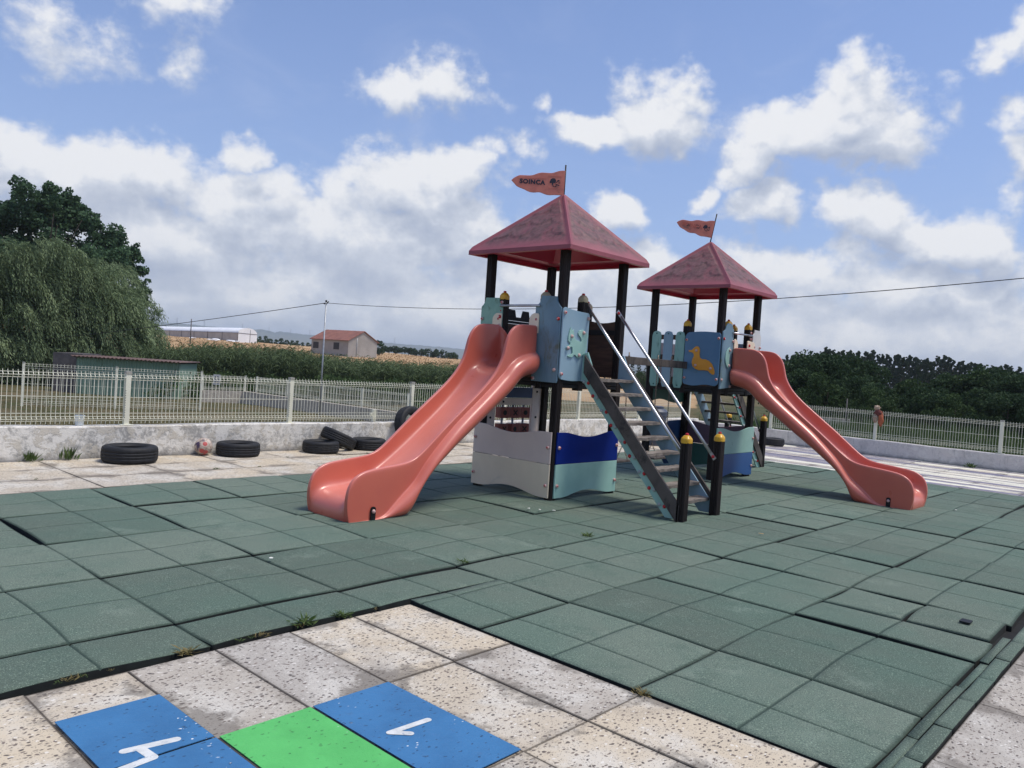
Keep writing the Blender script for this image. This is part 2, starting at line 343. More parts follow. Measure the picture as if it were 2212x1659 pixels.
# ------------------------------------------------------------------ mesh helpers
class MB:
    def __init__(s): s.v = []; s.f = []; s.m = []; s.sm = []
    def add(s, vs, fs, mi=0, smooth=False):
        o = len(s.v); s.v += [tuple(float(c) for c in p) for p in vs]
        for f in fs: s.f.append([i+o for i in f]); s.m.append(mi); s.sm.append(smooth)
    def box(s, lo, hi, mi=0, fr=None):
        x0, y0, z0 = lo; x1, y1, z1 = hi
        vs = [(x0, y0, z0), (x1, y0, z0), (x1, y1, z0), (x0, y1, z0), (x0, y0, z1), (x1, y0, z1), (x1, y1, z1), (x0, y1, z1)]
        if fr: vs = [fr(*p) for p in vs]
        s.add(vs, [(0, 3, 2, 1), (4, 5, 6, 7), (0, 1, 5, 4), (1, 2, 6, 5), (2, 3, 7, 6), (3, 0, 4, 7)], mi)
    def prism(s, out, w0, w1, fr, mi=0, smooth=False):
        """outline in (u,z), extruded from w0 to w1 along the outward axis; fr(u,w,z)->point"""
        n = len(out)
        vs = [fr(u, w0, z) for u, z in out]+[fr(u, w1, z) for u, z in out]
        fs = [tuple(range(n))[::-1], tuple(range(n, 2*n))]
        fs += [(i, (i+1) % n, (i+1) % n+n, i+n) for i in range(n)]
        s.add(vs, fs, mi, smooth)
    def tube(s, path, r, n=8, mi=0, cap=True, smooth=True):
        P = [np.array(p, float) for p in path]; rr = r if hasattr(r, '__len__') else [r]*len(P)
        vs = []; prev = None
        for i, p in enumerate(P):
            t = P[min(i+1, len(P)-1)]-P[max(i-1, 0)]; t /= (np.linalg.norm(t)+1e-12)
            if prev is None:
                a = np.array([0, 0, 1.]) if abs(t[2]) < .9 else np.array([1., 0, 0])
                x = np.cross(t, a)
            else: x = prev-t*(prev@t)
            x /= np.linalg.norm(x); prev = x; y = np.cross(t, x)
            for k in range(n):
                a = 2*PI*k/n; vs.append(p+rr[i]*(math.cos(a)*x+math.sin(a)*y))
        fs = []
        for i in range(len(P)-1):
            for k in range(n): fs.append((i*n+k, i*n+(k+1) % n, (i+1)*n+(k+1) % n, (i+1)*n+k))
        s.add(vs, fs, mi, smooth)
        if cap:
            o = len(s.v)-len(vs)
            s.f.append([o+k for k in range(n)][::-1]); s.m.append(mi); s.sm.append(False)
            s.f.append([o+(len(P)-1)*n+k for k in range(n)]); s.m.append(mi); s.sm.append(False)
    def lathe(s, prof, c, axis=(0, 0, 1), n=16, mi=0, sq=0, mis=None):
        """prof: list of (radius, height)"""
        ax = np.array(axis, float); ax /= np.linalg.norm(ax)
        a = np.array([0, 0, 1.]) if abs(ax[2]) < .9 else np.array([1., 0, 0])
        x = np.cross(a, ax); x /= np.linalg.norm(x); y = np.cross(ax, x); c = np.array(c, float)
        vs = []
        for r, h in prof:
            for k in range(n):
                t = 2*PI*(k+.5)/n; cx, cy = math.cos(t), math.sin(t)
                if sq:
                    q = max(abs(cx), abs(cy)); f = (1-sq)+sq/q
                    cx, cy = cx*f, cy*f
                vs.append(c+ax*h+r*(cx*x+cy*y))
        for i in range(len(prof)-1):
            mm = mis[i] if mis else mi
            o = len(s.v)
            s.add([vs[i*n+k] for k in range(n)]+[vs[(i+1)*n+k] for k in range(n)],
                  [(k, (k+1) % n, n+(k+1) % n, n+k) for k in range(n)], mm, True)
        if prof[-1][0] > 1e-4: s.add(vs[-n:], [tuple(range(n))], mis[-1] if mis else mi)
        if prof[0][0] > 1e-4: s.add(vs[:n], [tuple(range(n))[::-1]], mi)
    def grid(s, pts, mi=0, smooth=True, closed=False):
        a = len(pts); b = len(pts[0]); vs = [p for row in pts for p in row]
        fs = []
        for i in range(a-1):
            for j in range(b-1 if not closed else b):
                j2 = (j+1) % b; fs.append((i*b+j, i*b+j2, (i+1)*b+j2, (i+1)*b+j))
        s.add(vs, fs, mi, smooth)
    def build(s, name, mats, parent=None, bevel=0, weld=0, sub=0, seg=2):
        me = bpy.data.meshes.new(name); me.from_pydata(s.v, [], s.f)
        if not isinstance(mats, (list, tuple)): mats = [mats]
        for mm in mats: me.materials.append(M[mm] if isinstance(mm, str) else mm)
        me.polygons.foreach_set('material_index', s.m); me.polygons.foreach_set('use_smooth', s.sm)
        if weld:
            bm = bmesh.new(); bm.from_mesh(me); bmesh.ops.remove_doubles(bm, verts=bm.verts, dist=weld); bm.normal_update(); bm.to_mesh(me); bm.free()
        me.update()
        o = bpy.data.objects.new(name, me); COL.objects.link(o)
        if parent is not None: o.parent = parent
        if bevel:
            b = o.modifiers.new('bevel', 'BEVEL'); b.width = bevel; b.segments = seg; b.limit_method = 'ANGLE'; b.angle_limit = R(40)
        if sub:
            b = o.modifiers.new('sub', 'SUBSURF'); b.levels = sub; b.render_levels = sub
        return o

def tag(o, label=None, cat=None, group=None, kind=None):
    if label: o['label'] = label
    if cat: o['category'] = cat
    if group: o['group'] = group
    if kind: o['kind'] = kind
    return o
def thing(name, label, cat, loc=(0, 0, 0), rz=0, group=None):
    o = bpy.data.objects.new(name, None); COL.objects.link(o)
    o.location = loc; o.rotation_euler = (0, 0, rz); o.empty_display_size = .2
    return tag(o, label, cat, group)
def copy_tree(o, parent=None):
    c = o.copy(); COL.objects.link(c); c.parent = parent
    for ch in list(o.children): copy_tree(ch, c)
    return c
def quad_mesh(name, mats, Q, tone=None, parent=None, mi=None):
    """Q: (n,k,3) array of separate polygons with k corners"""
    n, k, _ = Q.shape
    me = bpy.data.meshes.new(name)
    me.vertices.add(n*k); me.vertices.foreach_set('co', Q.astype(np.float32).ravel())
    me.loops.add(n*k); me.loops.foreach_set('vertex_index', np.arange(n*k, dtype=np.int32))
    me.polygons.add(n); me.polygons.foreach_set('loop_start', np.arange(0, n*k, k, dtype=np.int32))
    try: me.polygons.foreach_set('loop_total', np.full(n, k, dtype=np.int32))
    except Exception: pass
    if not isinstance(mats, (list, tuple)): mats = [mats]
    for mm in mats: me.materials.append(M[mm])
    if mi is not None: me.polygons.foreach_set('material_index', mi.astype(np.int32))
    if tone is not None:
        a = me.attributes.new('tone', 'FLOAT', 'FACE'); a.data.foreach_set('value', tone.astype(np.float32))
    me.update(calc_edges=True)
    o = bpy.data.objects.new(name, me); COL.objects.link(o)
    if parent is not None: o.parent = parent
    return o
def unit(a): return a/(np.linalg.norm(a, axis=-1, keepdims=True)+1e-9)
def leaf_quads(C, size, r, flat=.0, aspect=.6, droop=0.):
    """rhombic leaves centred on C (n,3)"""
    n = len(C)
    d = unit(r.normal(size=(n, 3))+np.array([0, 0, -droop])); e = unit(np.cross(d, r.normal(size=(n, 3))))
    if np.ndim(size) == 0: size = np.full(n, size)
    s = (size*r.uniform(.6, 1.3, n))[:, None]
    return np.stack([C-d*s*.5, C+e*s*.5*aspect, C+d*s*.5, C-e*s*.5*aspect], 1)
def clump_points(centres, radii, n, r, shell=.55):
    w = np.array(radii)**2; w = w/w.sum()
    idx = r.choice(len(centres), n, p=w)
    d = unit(r.normal(size=(n, 3))); rad = (shell+(1-shell)*r.random(n)**.6)*np.array(radii)[idx]
    return np.array(centres)[idx]+d*rad[:, None]*np.array([1, 1, .85]), idx

# ================================================================== GROUND
# slabs and rubber mats ------------------------------------------------
def slab_field(cells, name, mat, zt=0.0, th=.05, jit=.002, bev=.0028):
    v = []; f = []; uv = []; tone = []; smx = []
    for (x0, x1, y0, y1, tn) in cells:
        g = .0015; x0 += g; x1 -= g; y0 += g; y1 -= g
        dz = [zt+random.uniform(-jit, jit)*1.5]*4
        tx, ty = random.uniform(-jit, jit), random.uniform(-jit, jit)
        zc = [dz[0]-tx-ty, dz[0]+tx-ty, dz[0]+tx+ty, dz[0]-tx+ty]
        P = [(x0, y0), (x1, y0), (x1, y1), (x0, y1)]
        I = [(x0+bev, y0+bev), (x1-bev, y0+bev), (x1-bev, y1-bev), (x0+bev, y1-bev)]
        o = len(v)
        v += [(*I[k], zc[k]) for k in range(4)]+[(*P[k], zc[k]-bev) for k in range(4)]+[(*P[k], -th) for k in range(4)]
        # centre subdivision for the distance-to-edge uv
        xm, ym = (x0+x1)/2, (y0+y1)/2
        hw, hh = (x1-x0)/2, (y1-y0)/2
        v.append((xm, ym, sum(zc)/4)); c = o+12
        k0 = [(0, 0)]*4
        xi = len(v)
        v += [((I[k][0]+I[(k+1) % 4][0])/2, (I[k][1]+I[(k+1) % 4][1])/2, (zc[k]+zc[(k+1) % 4])/2) for k in range(4)]
        for k in range(4):
            f.append((o+k, xi+k, c, xi+(k-1) % 4))
            cu = (0, 0); a = (hw, 0) if k in (0, 2) else (0, hh); b = (0, hh) if k in (0, 2) else (hw, 0)
            uv += [cu, a, (hw, hh), b]; tone.append(tn)
            f.append((o+4+k, o+4+(k+1) % 4, o+(k+1) % 4, xi+k, o+k)); uv += [(0, 0)]*5; tone.append(tn)
            f.append((o+8+k, o+8+(k+1) % 4, o+4+(k+1) % 4, o+4+k)); uv += [(0, 0)]*4; tone.append(tn)
    me = bpy.data.meshes.new(name); me.from_pydata(v, [], f); me.materials.append(M[mat])
    u = me.uv_layers.new(name='UVMap'); u.data.foreach_set('uv', [c for p in uv for c in p])
    a = me.attributes.new('tone', 'FLOAT', 'FACE'); a.data.foreach_set('value', tone); me.update()
    o = bpy.data.objects.new(name, me); COL.objects.link(o)
    return tag(o, kind='structure')

cells = []
def cellgrid(x0, x1, y0, y1, dx, dy, ox, oy, keep=lambda x, y: True, stag=0, tn=None):
    i0 = int(math.floor((x0-ox)/dx)); i1 = int(math.ceil((x1-ox)/dx))
    out = []
    for i in range(i0, i1):
        s = stag*(i % 2)
        j0 = int(math.floor((y0-oy)/dy))-1; j1 = int(math.ceil((y1-oy)/dy))+1
        for j in range(j0, j1):
            a, b = max(ox+i*dx, x0), min(ox+(i+1)*dx, x1)
            c, d = max(oy+(j+s)*dy, y0), min(oy+(j+s+1)*dy, y1)
            if b-a < .05 or d-c < .05: continue
            if keep((a+b)/2, (c+d)/2): out.append((a, b, c, d, random.random() if tn is None else tn()))
    return out
# front terrace: 40 x 80 slabs
front = cellgrid(-7.0, 2.19, -9.05, .57, .4, .8, .19, -.25, tn=lambda: random.choice([0, .1, .3, .8, 1.0]))
right_front = cellgrid(2.19, 17.0, -9.05, -2.14, .8, .4, .19, -2.14, tn=lambda: random.uniform(.6, 1.0))
slab_field(front+right_front, 'paving_terrace', 'paver')
back = cellgrid(-7.0, 17.0, 5.02, 6.98, .92, .653, .3, 5.02, tn=lambda: random.uniform(0, .5))
slab_field(back, 'paving_back_strip', 'paver')
rightp = cellgrid(12.82, 17.0, -2.14, 5.02, .8, .8, 12.82, -2.33, tn=lambda: random.uniform(.3, .8))
slab_field(rightp, 'paving_striped_strip', 'paverstripe')

# the bed under everything
mb = MB(); mb.box((-7.2, -9.2, -.25), (17.05, 7.02, -.045))
tag(mb.build('ground_bed', 'underlay'), kind='structure')

mb = MB(); mb.box((-7.0, -9.05, -.04), (2.185, .565, -.010)); mb.box((2.2, -9.05, -.04), (17.0, -2.145, -.010)); mb.box((-7.0, 5.03, -.04), (17.0, 6.99, -.010)); mb.box((12.83, -2.14, -.04), (17.0, 5.0, -.010))
tag(mb.build('joint_sand', 'jointsand'), kind='structure')

# green rubber tiles, one mesh, real buckled tiles --------------------------------
def rubber():
    v = []; f = []; uv = []; tone = []
    gs = [0, .015, .06, .14, .25, .37, .46, .492, .5, .508, .54, .63, .75, .86, .94, .985, 1]
    def tile(x0, x1, y0, y1, fx0=0, fx1=1, fy0=0, fy1=1, gap=None, lift=0, rough=1.0):
        r = random.Random(hash((round(x0, 2), round(y0, 2))))
        g = [r.choice([.002, .003, .005, .007, .012]) if gap is None else gap for _ in range(4)]
        X0, X1, Y0, Y1 = x0+g[0], x1-g[1], y0+g[2], y1-g[3]
        base = .012+r.uniform(-.002, .002)*2+lift
        am = r.uniform(.003, .008)*rough
        cz = [r.uniform(-.008, .006)*rough for _ in range(4)]
        tn = min(1, max(0, r.gauss(.5, .32)))
        US = [(q-fx0)/(fx1-fx0) for q in gs if fx0-1e-6 <= q <= fx1+1e-6]; VS = [(q-fy0)/(fy1-fy0) for q in gs if fy0-1e-6 <= q <= fy1+1e-6]
        for L in (US, VS):
            if L[0] > .001: L.insert(0, 0.)
            if L[-1] < .999: L.append(1.)
        o = len(v); nu, nv = len(US), len(VS)
        wob = [r.uniform(-.017, .017) for _ in range(4)]
        for a in US:
            for b in VS:
                ta, tb = fx0+a*(fx1-fx0), fy0+b*(fy1-fy0)
                z = base+am*(1-(2*ta-1)**2)*.6+am*(1-(2*tb-1)**2)*.6-am*.6
                z += cz[0]*(1-a)*(1-b)+cz[1]*a*(1-b)+cz[2]*a*b+cz[3]*(1-a)*b
                z += .004*math.sin(2*PI*ta+cz[0]*900)*math.sin(PI*tb)
                e = min(a*(X1-X0), (1-a)*(X1-X0), b*(Y1-Y0), (1-b)*(Y1-Y0))
                z -= .004*max(0, 1-e/.012)**2+.004*rough*max(0, 1-e/.12)**2
                for q in (ta, tb):
                    if abs(q-.5) < .004: z -= .007
                # tile edges bow a little along their length
                px = X0+a*(X1-X0)+(wob[0]*(1-a)+wob[1]*a)*math.sin(PI*b)*rough
                py = Y0+b*(Y1-Y0)+(wob[2]*(1-b)+wob[3]*b)*math.sin(PI*a)*rough
                v.append((px, py, z))
        for i in range(nu-1):
            for j in range(nv-1):
                f.append((o+i*nv+j, o+(i+1)*nv+j, o+(i+1)*nv+j+1, o+i*nv+j+1))
                for a, b in ((i, j), (i+1, j), (i+1, j+1), (i, j+1)): uv.append((fx0+US[a]*(fx1-fx0), fy0+VS[b]*(fy1-fy0)))
                tone.append(tn)
        # skirts
        ring = [o+i*nv for i in range(nu)]+[o+(nu-1)*nv+j for j in range(1, nv)]+[o+i*nv+nv-1 for i in range(nu-2, -1, -1)]+[o+j for j in range(nv-2, 0, -1)]
        s = len(v); v.extend([(v[q][0], v[q][1], v[q][2]-.002) for q in ring]+[(v[q][0], v[q][1], -.044) for q in ring]); n = len(ring)
        for k in range(n):
            f.append((s+k, s+(k+1) % n, ring[(k+1) % n], ring[k])); uv.extend([(0, 0)]*4); tone.append(tn)
            f.append((s+n+k, s+n+(k+1) % n, s+(k+1) % n, s+k)); uv.extend([(0, 0)]*4); tone.append(-1)
    def col(i0):   # full columns, x index i0..i0+1
        return i0
    for i in range(-7, 13):
        for j in range(-2, 5):
            x0, x1, y0, y1 = i, i+1, j, j+1
            fx0, fx1, fy0, fy1 = 0, 1, 0, 1
            if x1 <= 2 and y1 <= 0: continue
            if i < 2 and j < 0: continue
            if i == 2 and j < 0: x0 = 2.22; fx0 = .22
            if i < 2 and j == 0: y0 = .60; fy0 = .6
            if i == 2 and j == 0: pass
            if i == 12: x1 = 12.80; fx1 = .8
            if i >= 7 and j >= 0 and False: continue
            if i == 2 and j == 0:   # notched round the corner of the terrace
                tile(2.22, 3, 0, .6, .22, 1, 0, .6); tile(2.0, 3, .6, 1, 0, 1, .6, 1); continue
            if i == 4 and j == -2:
                tile(4.0, 4.45, y0, y1, 0, .5, 0, 1, gap=.004); tile(4.455, 5.0, -1.5, y1, .5, 1, .5, 1, gap=.004); tile(4.52, 5.0, -1.97, -1.5, .5, 1, 0, .5, gap=.004); continue
            tile(x0, x1, y0, y1, fx0, fx1, fy0, fy1)
    # border strips along the right-hand edge
    x = 2.22
    k = 0
    while x < 12.8:
        w = random.choice([.5, .6, .8]); x2 = min(x+w, 12.8)
        k += 1
        if not (4.2 < x < 4.7): tile(x, x2, -2.058, -2.012 if k % 3 else -2.018, .3, .4, .1, .2, gap=.002, rough=.25)
        x = x2
    x = 2.22
    while x < 12.8:
        w = .28+.22*random.random(); x2 = min(x+w, 12.8)
        tile(x, x2, -2.135, -2.060, .1, .4, .1, .3, gap=.002, rough=.25); x = x2
    me = bpy.data.meshes.new('rubber_surface'); me.from_pydata(v, [], f); me.materials.append(M['rubber']); me.materials.append(M['tileside'])
    me.polygons.foreach_set('material_index', [1 if q < 0 else 0 for q in tone])
    u = me.uv_layers.new(name='UVMap'); u.data.foreach_set('uv', [c for p in uv for c in p])
    a = me.attributes.new('tone', 'FLOAT', 'FACE'); a.data.foreach_set('value', tone)
    me.polygons.foreach_set('use_smooth', [True]*len(f)); me.update()
    o = bpy.data.objects.new('rubber_surface', me); COL.objects.link(o); tag(o, kind='structure')
rubber()
# thin black piece added on one mat for the dark of a missing square
mb = MB(); mb.box((4.71, -1.82, .02), (4.79, -1.76, .0275)); tag(mb.build('dark_hole_patch', 'black'), kind='structure')

# painted hopscotch -----------------------------------------------------
def sheet(name, polys, mat, z, th=.003):
    mb = MB()
    for p in polys:
        n = len(p); mb.add([(x, y, z) for x, y in p]+[(x, y, z-th) for x, y in p], [tuple(range(n))]+[(i, i+n, (i+1) % n+n, (i+1) % n) for i in range(n)])
    return tag(mb.build(name, mat), kind='structure')
def rect(x0, x1, y0, y1): return [(x0, y0), (x1, y0), (x1, y1), (x0, y1)]
g = .007
blue = [rect(.19+g, .59-g, -.25+g, .22), rect(.19+g, .59-g, -1.05+g, -.25-g), rect(.99+g, 1.39-g, -1.05+g, -.25-g)]
green = [rect(.59+g, .99-g, -1.05+g, -.25-g)]
sheet('hopscotch_blue', blue, 'pblue', .0085); sheet('hopscotch_green', green, 'pgreen', .0085)
def stroke(pts, w):
    out = []
    for a, b in zip(pts[:-1], pts[1:]):
        a = np.array(a); b = np.array(b); d = (b-a)/np.linalg.norm(b-a); n = np.array([-d[1], d[0]])*w/2
        k = 6; poly = []
        for q in range(k+1):
            t = -PI/2+PI*q/k; poly.append(b+d*math.cos(t)*w/2+n*math.sin(t))
        for q in range(k+1):
            t = PI/2+PI*q/k; poly.append(a+d*math.cos(t)*w/2+n*math.sin(t))
        out.append([tuple(p) for p in poly])
    return out
def on_floor(x, y):
    d = ray(x, y); t = -CAM[2]/d[2]; p = CAM+t*d; return (p[0], p[1])
f4 = [on_floor(*p) for p in [(268, 1628), (380, 1602)]]; f4b = [on_floor(*p) for p in [(302, 1622), (330, 1641)]]; f4c = [on_floor(*p) for p in [(330, 1642), (262, 1668)]]
one = [on_floor(*p) for p in [(842, 1588), (924, 1560)]]; oneb = [on_floor(*p) for p in [(844, 1588), (886, 1590)]]
for k, (s_, w) in enumerate([(f4, .035), (f4b, .035), (f4c, .035), (one, .03), (oneb, .03)]):
    sheet('painted_numeral', stroke(s_, w), 'pwhite', .0092+.0004*k, .0006)

# terrain ---------------------------------------------------------------
DS = [0, 12, 25, 45, 80, 120, 160, 200, 260, 420, 900, 3000, 9000]
PT = {-1500: [-.2, .1, -.9, -1.1, -.6, .5, 1.6, 2.7, 3.3, 3, 0, -4, -4],
      500:   [-.2, .1, -.9, -1.1, -.6, .5, 1.6, 2.7, 3.3, 3, 0, -4, -4],
      750:   [-.2, .1, -.9, -1.0, -.6, .3, 1.0, 2.0, 2.9, 2.5, 0, -4, -4],
      1000:  [-.2, .0, -.7, -.9, -.5, .5, .9, 1.9, 1.9, 1.5, 0, -4, -4],
      1300:  [-.2, -.1, -.5, -.8, -.8, -.6, -.3, 0, 0, 0, 0, -2, -4],
      1700:  [-.2, -.1, -.5, -.8, -1, -1, -1, -1, -1, -1, -1, -2, -4],
      4000:  [-.2, -.1, -.5, -.8, -1, -1, -1, -1, -1, -1, -1, -2, -4]}
PK = sorted(PT)
def colpx(az):
    a = YAW-az
    a = (a+PI) % (2*PI)-PI
    return 1106+FPX*math.tan(max(-1.2, min(1.2, a)))
def H(x, y):
    d = math.hypot(x-CAM[0], y-CAM[1]); p = colpx(math.atan2(y-CAM[1], x-CAM[0]))
    p = max(PK[0], min(PK[-1], p))
    for a, b in zip(PK[:-1], PK[1:]):
        if a <= p <= b: break
    t = (p-a)/(b-a); za = np.interp(d, DS, PT[a]); zb = np.interp(d, DS, PT[b])
    z = za*(1-t)+zb*t
    if d > 15: z += min(1, (d-15)/30)*.12*math.sin(x*.21+1)*math.cos(y*.17)
    return float(z)
def terrain():
    rs = [5]+[8+.6*k for k in range(40)]+[32+2.5*k for k in range(24)]+[95+9*k for k in range(22)]+[300*1.22**k for k in range(18)]
    na = 360; v = []; f = []; fld = []; hea = []
    inside = lambda x, y: -7.1 < x < 17.15 and -9.1 < y < 7.1
    for r in rs:
        for k in range(na):
            a = YAW+2*PI*k/na; x, y = CAM[0]+r*math.cos(a), CAM[1]+r*math.sin(a)
            z = H(x, y)
            if inside(x, y): z = -.3
            v.append((x, y, z)); p = colpx(a)
            fl = 1. if (p < 1150 and r > 75 and abs(((a-YAW+PI) % (2*PI))-PI) < 1.3) else (.75 if 1000 < p < 1500 and r > 55 else 0.)
            fld.append(fl); hea.append(1. if r > 400 else (.55 if p > 1520 and r < 75 and abs(((a-YAW+PI) % (2*PI))-PI) < 1.3 else 0.))
    for i in range(len(rs)-1):
        for k in range(na):
            k2 = (k+1) % na; q = (i*na+k, (i+1)*na+k, (i+1)*na+k2, i*na+k2)
            if all(inside(v[j][0], v[j][1]) for j in q): continue
            f.append(q)
    me = bpy.data.meshes.new('terrain'); me.from_pydata(v, [], f); me.materials.append(M['ground'])
    for nm, dat in (('field', fld), ('heath', hea)):
        a = me.attributes.new(nm, 'FLOAT', 'POINT'); a.data.foreach_set('value', dat)
    me.polygons.foreach_set('use_smooth', [True]*len(f)); me.update()
    o = bpy.data.objects.new('terrain', me); COL.objects.link(o); tag(o, kind='structure')
terrain()

# far hills: real ridges kilometres away
def ridge(name, pts, dist, depth, base=-8):
    mb = MB(); P = []
    for i in range(len(pts)-1):
        (x0, y0), (x1, y1) = pts[i], pts[i+1]
        for k in range(8):
            t = k/8; x = x0+(x1-x0)*t; y = y0+(y1-y0)*t+.5*math.sin(x*.31)+.35*math.sin(x*.93+2)
            P.append(far(x, y, dist))
    rows = []
    for fr, hz in ((-.5, 0), (-.3, .35), (-.12, .75), (0, 1), (.3, .6), (.6, 0)):
        row = []
        for q in P:
            d = unit(np.array([q[0]-CAM[0], q[1]-CAM[1], 0])); z = base+(q[2]-base)*hz
            w = q+d*depth*fr; row.append((w[0], w[1], z))
        rows.append(row)
    mb.grid(rows)
    return tag(mb.build(name, M['hill']), kind='structure')
M['hill'] = noisy('wooded_hillside', (.035, .052, .030), (.10, .10, .055), .004, .95, bmp=0, lo=.4, hi=.6)
M['hill'].node_tree.nodes['Principled BSDF'].inputs['Specular IOR Level'].default_value = 0
ridge('hills_near', [(-500, 690), (200, 690), (339, 695), (406, 700), (470, 707), (510, 711), (545, 711.5), (568, 711.5), (594, 718), (607, 716), (636, 720), (685, 725), (740, 733), (818, 739), (856, 742), (916, 747), (960, 750), (1012, 755), (1100, 768), (1250, 785), (1500, 806)], 4200, 2400)
ridge('hills_far', [(-500, 700), (300, 706), (560, 722), (700, 733), (818, 744), (900, 749), (1000, 757), (1200, 776), (1700, 812), (2600, 880)], 5200, 1200)

# ================================================================== TOWERS
POST = .045
def face_frame(side):
    a = .59
    n, u = {'-x': ((-1, 0), (0, -1)), '+x': ((1, 0), (0, 1)), '-y': ((0, -1), (1, 0)), '+y': ((0, 1), (-1, 0))}[side]
    return lambda uu, w, z: (n[0]*(a+w)+u[0]*uu, n[1]*(a+w)+u[1]*uu, z)
def bolt(fr, u, z, root, w=.022, kind='w', r=.020):
    mb = MB(); c = np.array(fr(u, w, z)); ax = np.array(fr(u, w+1, z))-c
    prof = [(r, 0), (r, .006), (r*.86, .014), (r*.5, .019), (r*.48, .0195), (r*.3, .021), (0.0002, .021)]
    m1, m2 = {'w': ('boltwhite', 'boltred'), 'r': ('boltred', 'boltwhite'), 'g': ('boltgrey', 'boltgrey'), 'p': ('boltwhite', 'boltwhite')}[kind]
    mb.lathe(prof, c, ax, 12, 0, mis=[0, 0, 0, 1, 1, 1])
    return mb.build('bolt_cap', [m1, m2], root)
def rounded(u0, u1, z0, z1, r, n=5):
    out = []
    for cx, cz, a0 in ((u1-r, z0+r, -90), (u1-r, z1-r, 0), (u0+r, z1-r, 90), (u0+r, z0+r, 180)):
        for k in range(n+1):
            a = R(a0+90*k/n); out.append((cx+r*math.cos(a), cz+r*math.sin(a)))
    return out
def square_post(x, y, z0, z1, root, name='post', h=POST):
    mb = MB(); g = .007
    # profiled post: two shallow grooves per face
    prof = []
    f = [(-h+.008, -h), (-.017, -h), (-.013, -h+g), (-.009, -h), (.009, -h), (.013, -h+g), (.017, -h), (h-.008, -h)]
    for k in range(4):
        ca, sa = math.cos(k*PI/2), math.sin(k*PI/2)
        prof += [(px*ca-py*sa, px*sa+py*ca) for px, py in f]
    n = len(prof)
    vs = [(x+a, y+b, z0) for a, b in prof]+[(x+a, y+b, z1) for a, b in prof]
    mb.add(vs, [tuple(range(n))[::-1], tuple(range(n, 2*n))]+[(i, (i+1) % n, (i+1) % n+n, i+n) for i in range(n)])
    return mb.build(name, 'post', root)
def cap(x, y, z, root, parent, mat='yellowcap'):
    mb = MB(); h = .049
    mb.lathe([(h*.98, 0), (h*1.02, .006), (h*1.02, .036), (h*.96, .048), (h*.62, .072), (h*.36, .080)], (x, y, z), n=16, sq=.75)
    mb.lathe([(.017, .08), (.019, .088), (.016, .098), (.0002, .103)], (x, y, z), n=12, mi=1)
    return mb.build('post_cap', [mat, 'boltred'], parent)

def panel(fr, out, mat, root, name='wall_panel', w0=.001, w1=.019, bev=.004):
    mb = MB(); mb.prism(out, w0, w1, fr); return mb.build(name, mat, root, bevel=bev)
def lower_panel(fr, root, u0, u1, mtop, mbot, split=.40, bolts=True):
    zt, zb = .745, .035; n = 18
    t = lambda f: .055*math.sin(PI*min(1, max(0, (f-.14)/.72)))**1.3
    top = [(u0+(u1-u0)*k/n, zt-t(k/n)) for k in range(n+1)]; bot = [(u0+(u1-u0)*k/n, zb+1.1*t(k/n)) for k in range(n+1)]
    o1 = panel(fr, [(u0, split+.002), (u1, split+.002)]+top[::-1], mtop, root)
    o2 = panel(fr, bot+[(u1, split-.002), (u0, split-.002)], mbot, root)
    if bolts:
        for u in (u0+.035, u1-.035):
            bolt(fr, u, .58, root, kind='w', w=.02); bolt(fr, u, .17, root, kind='w', w=.02)
    return o1, o2

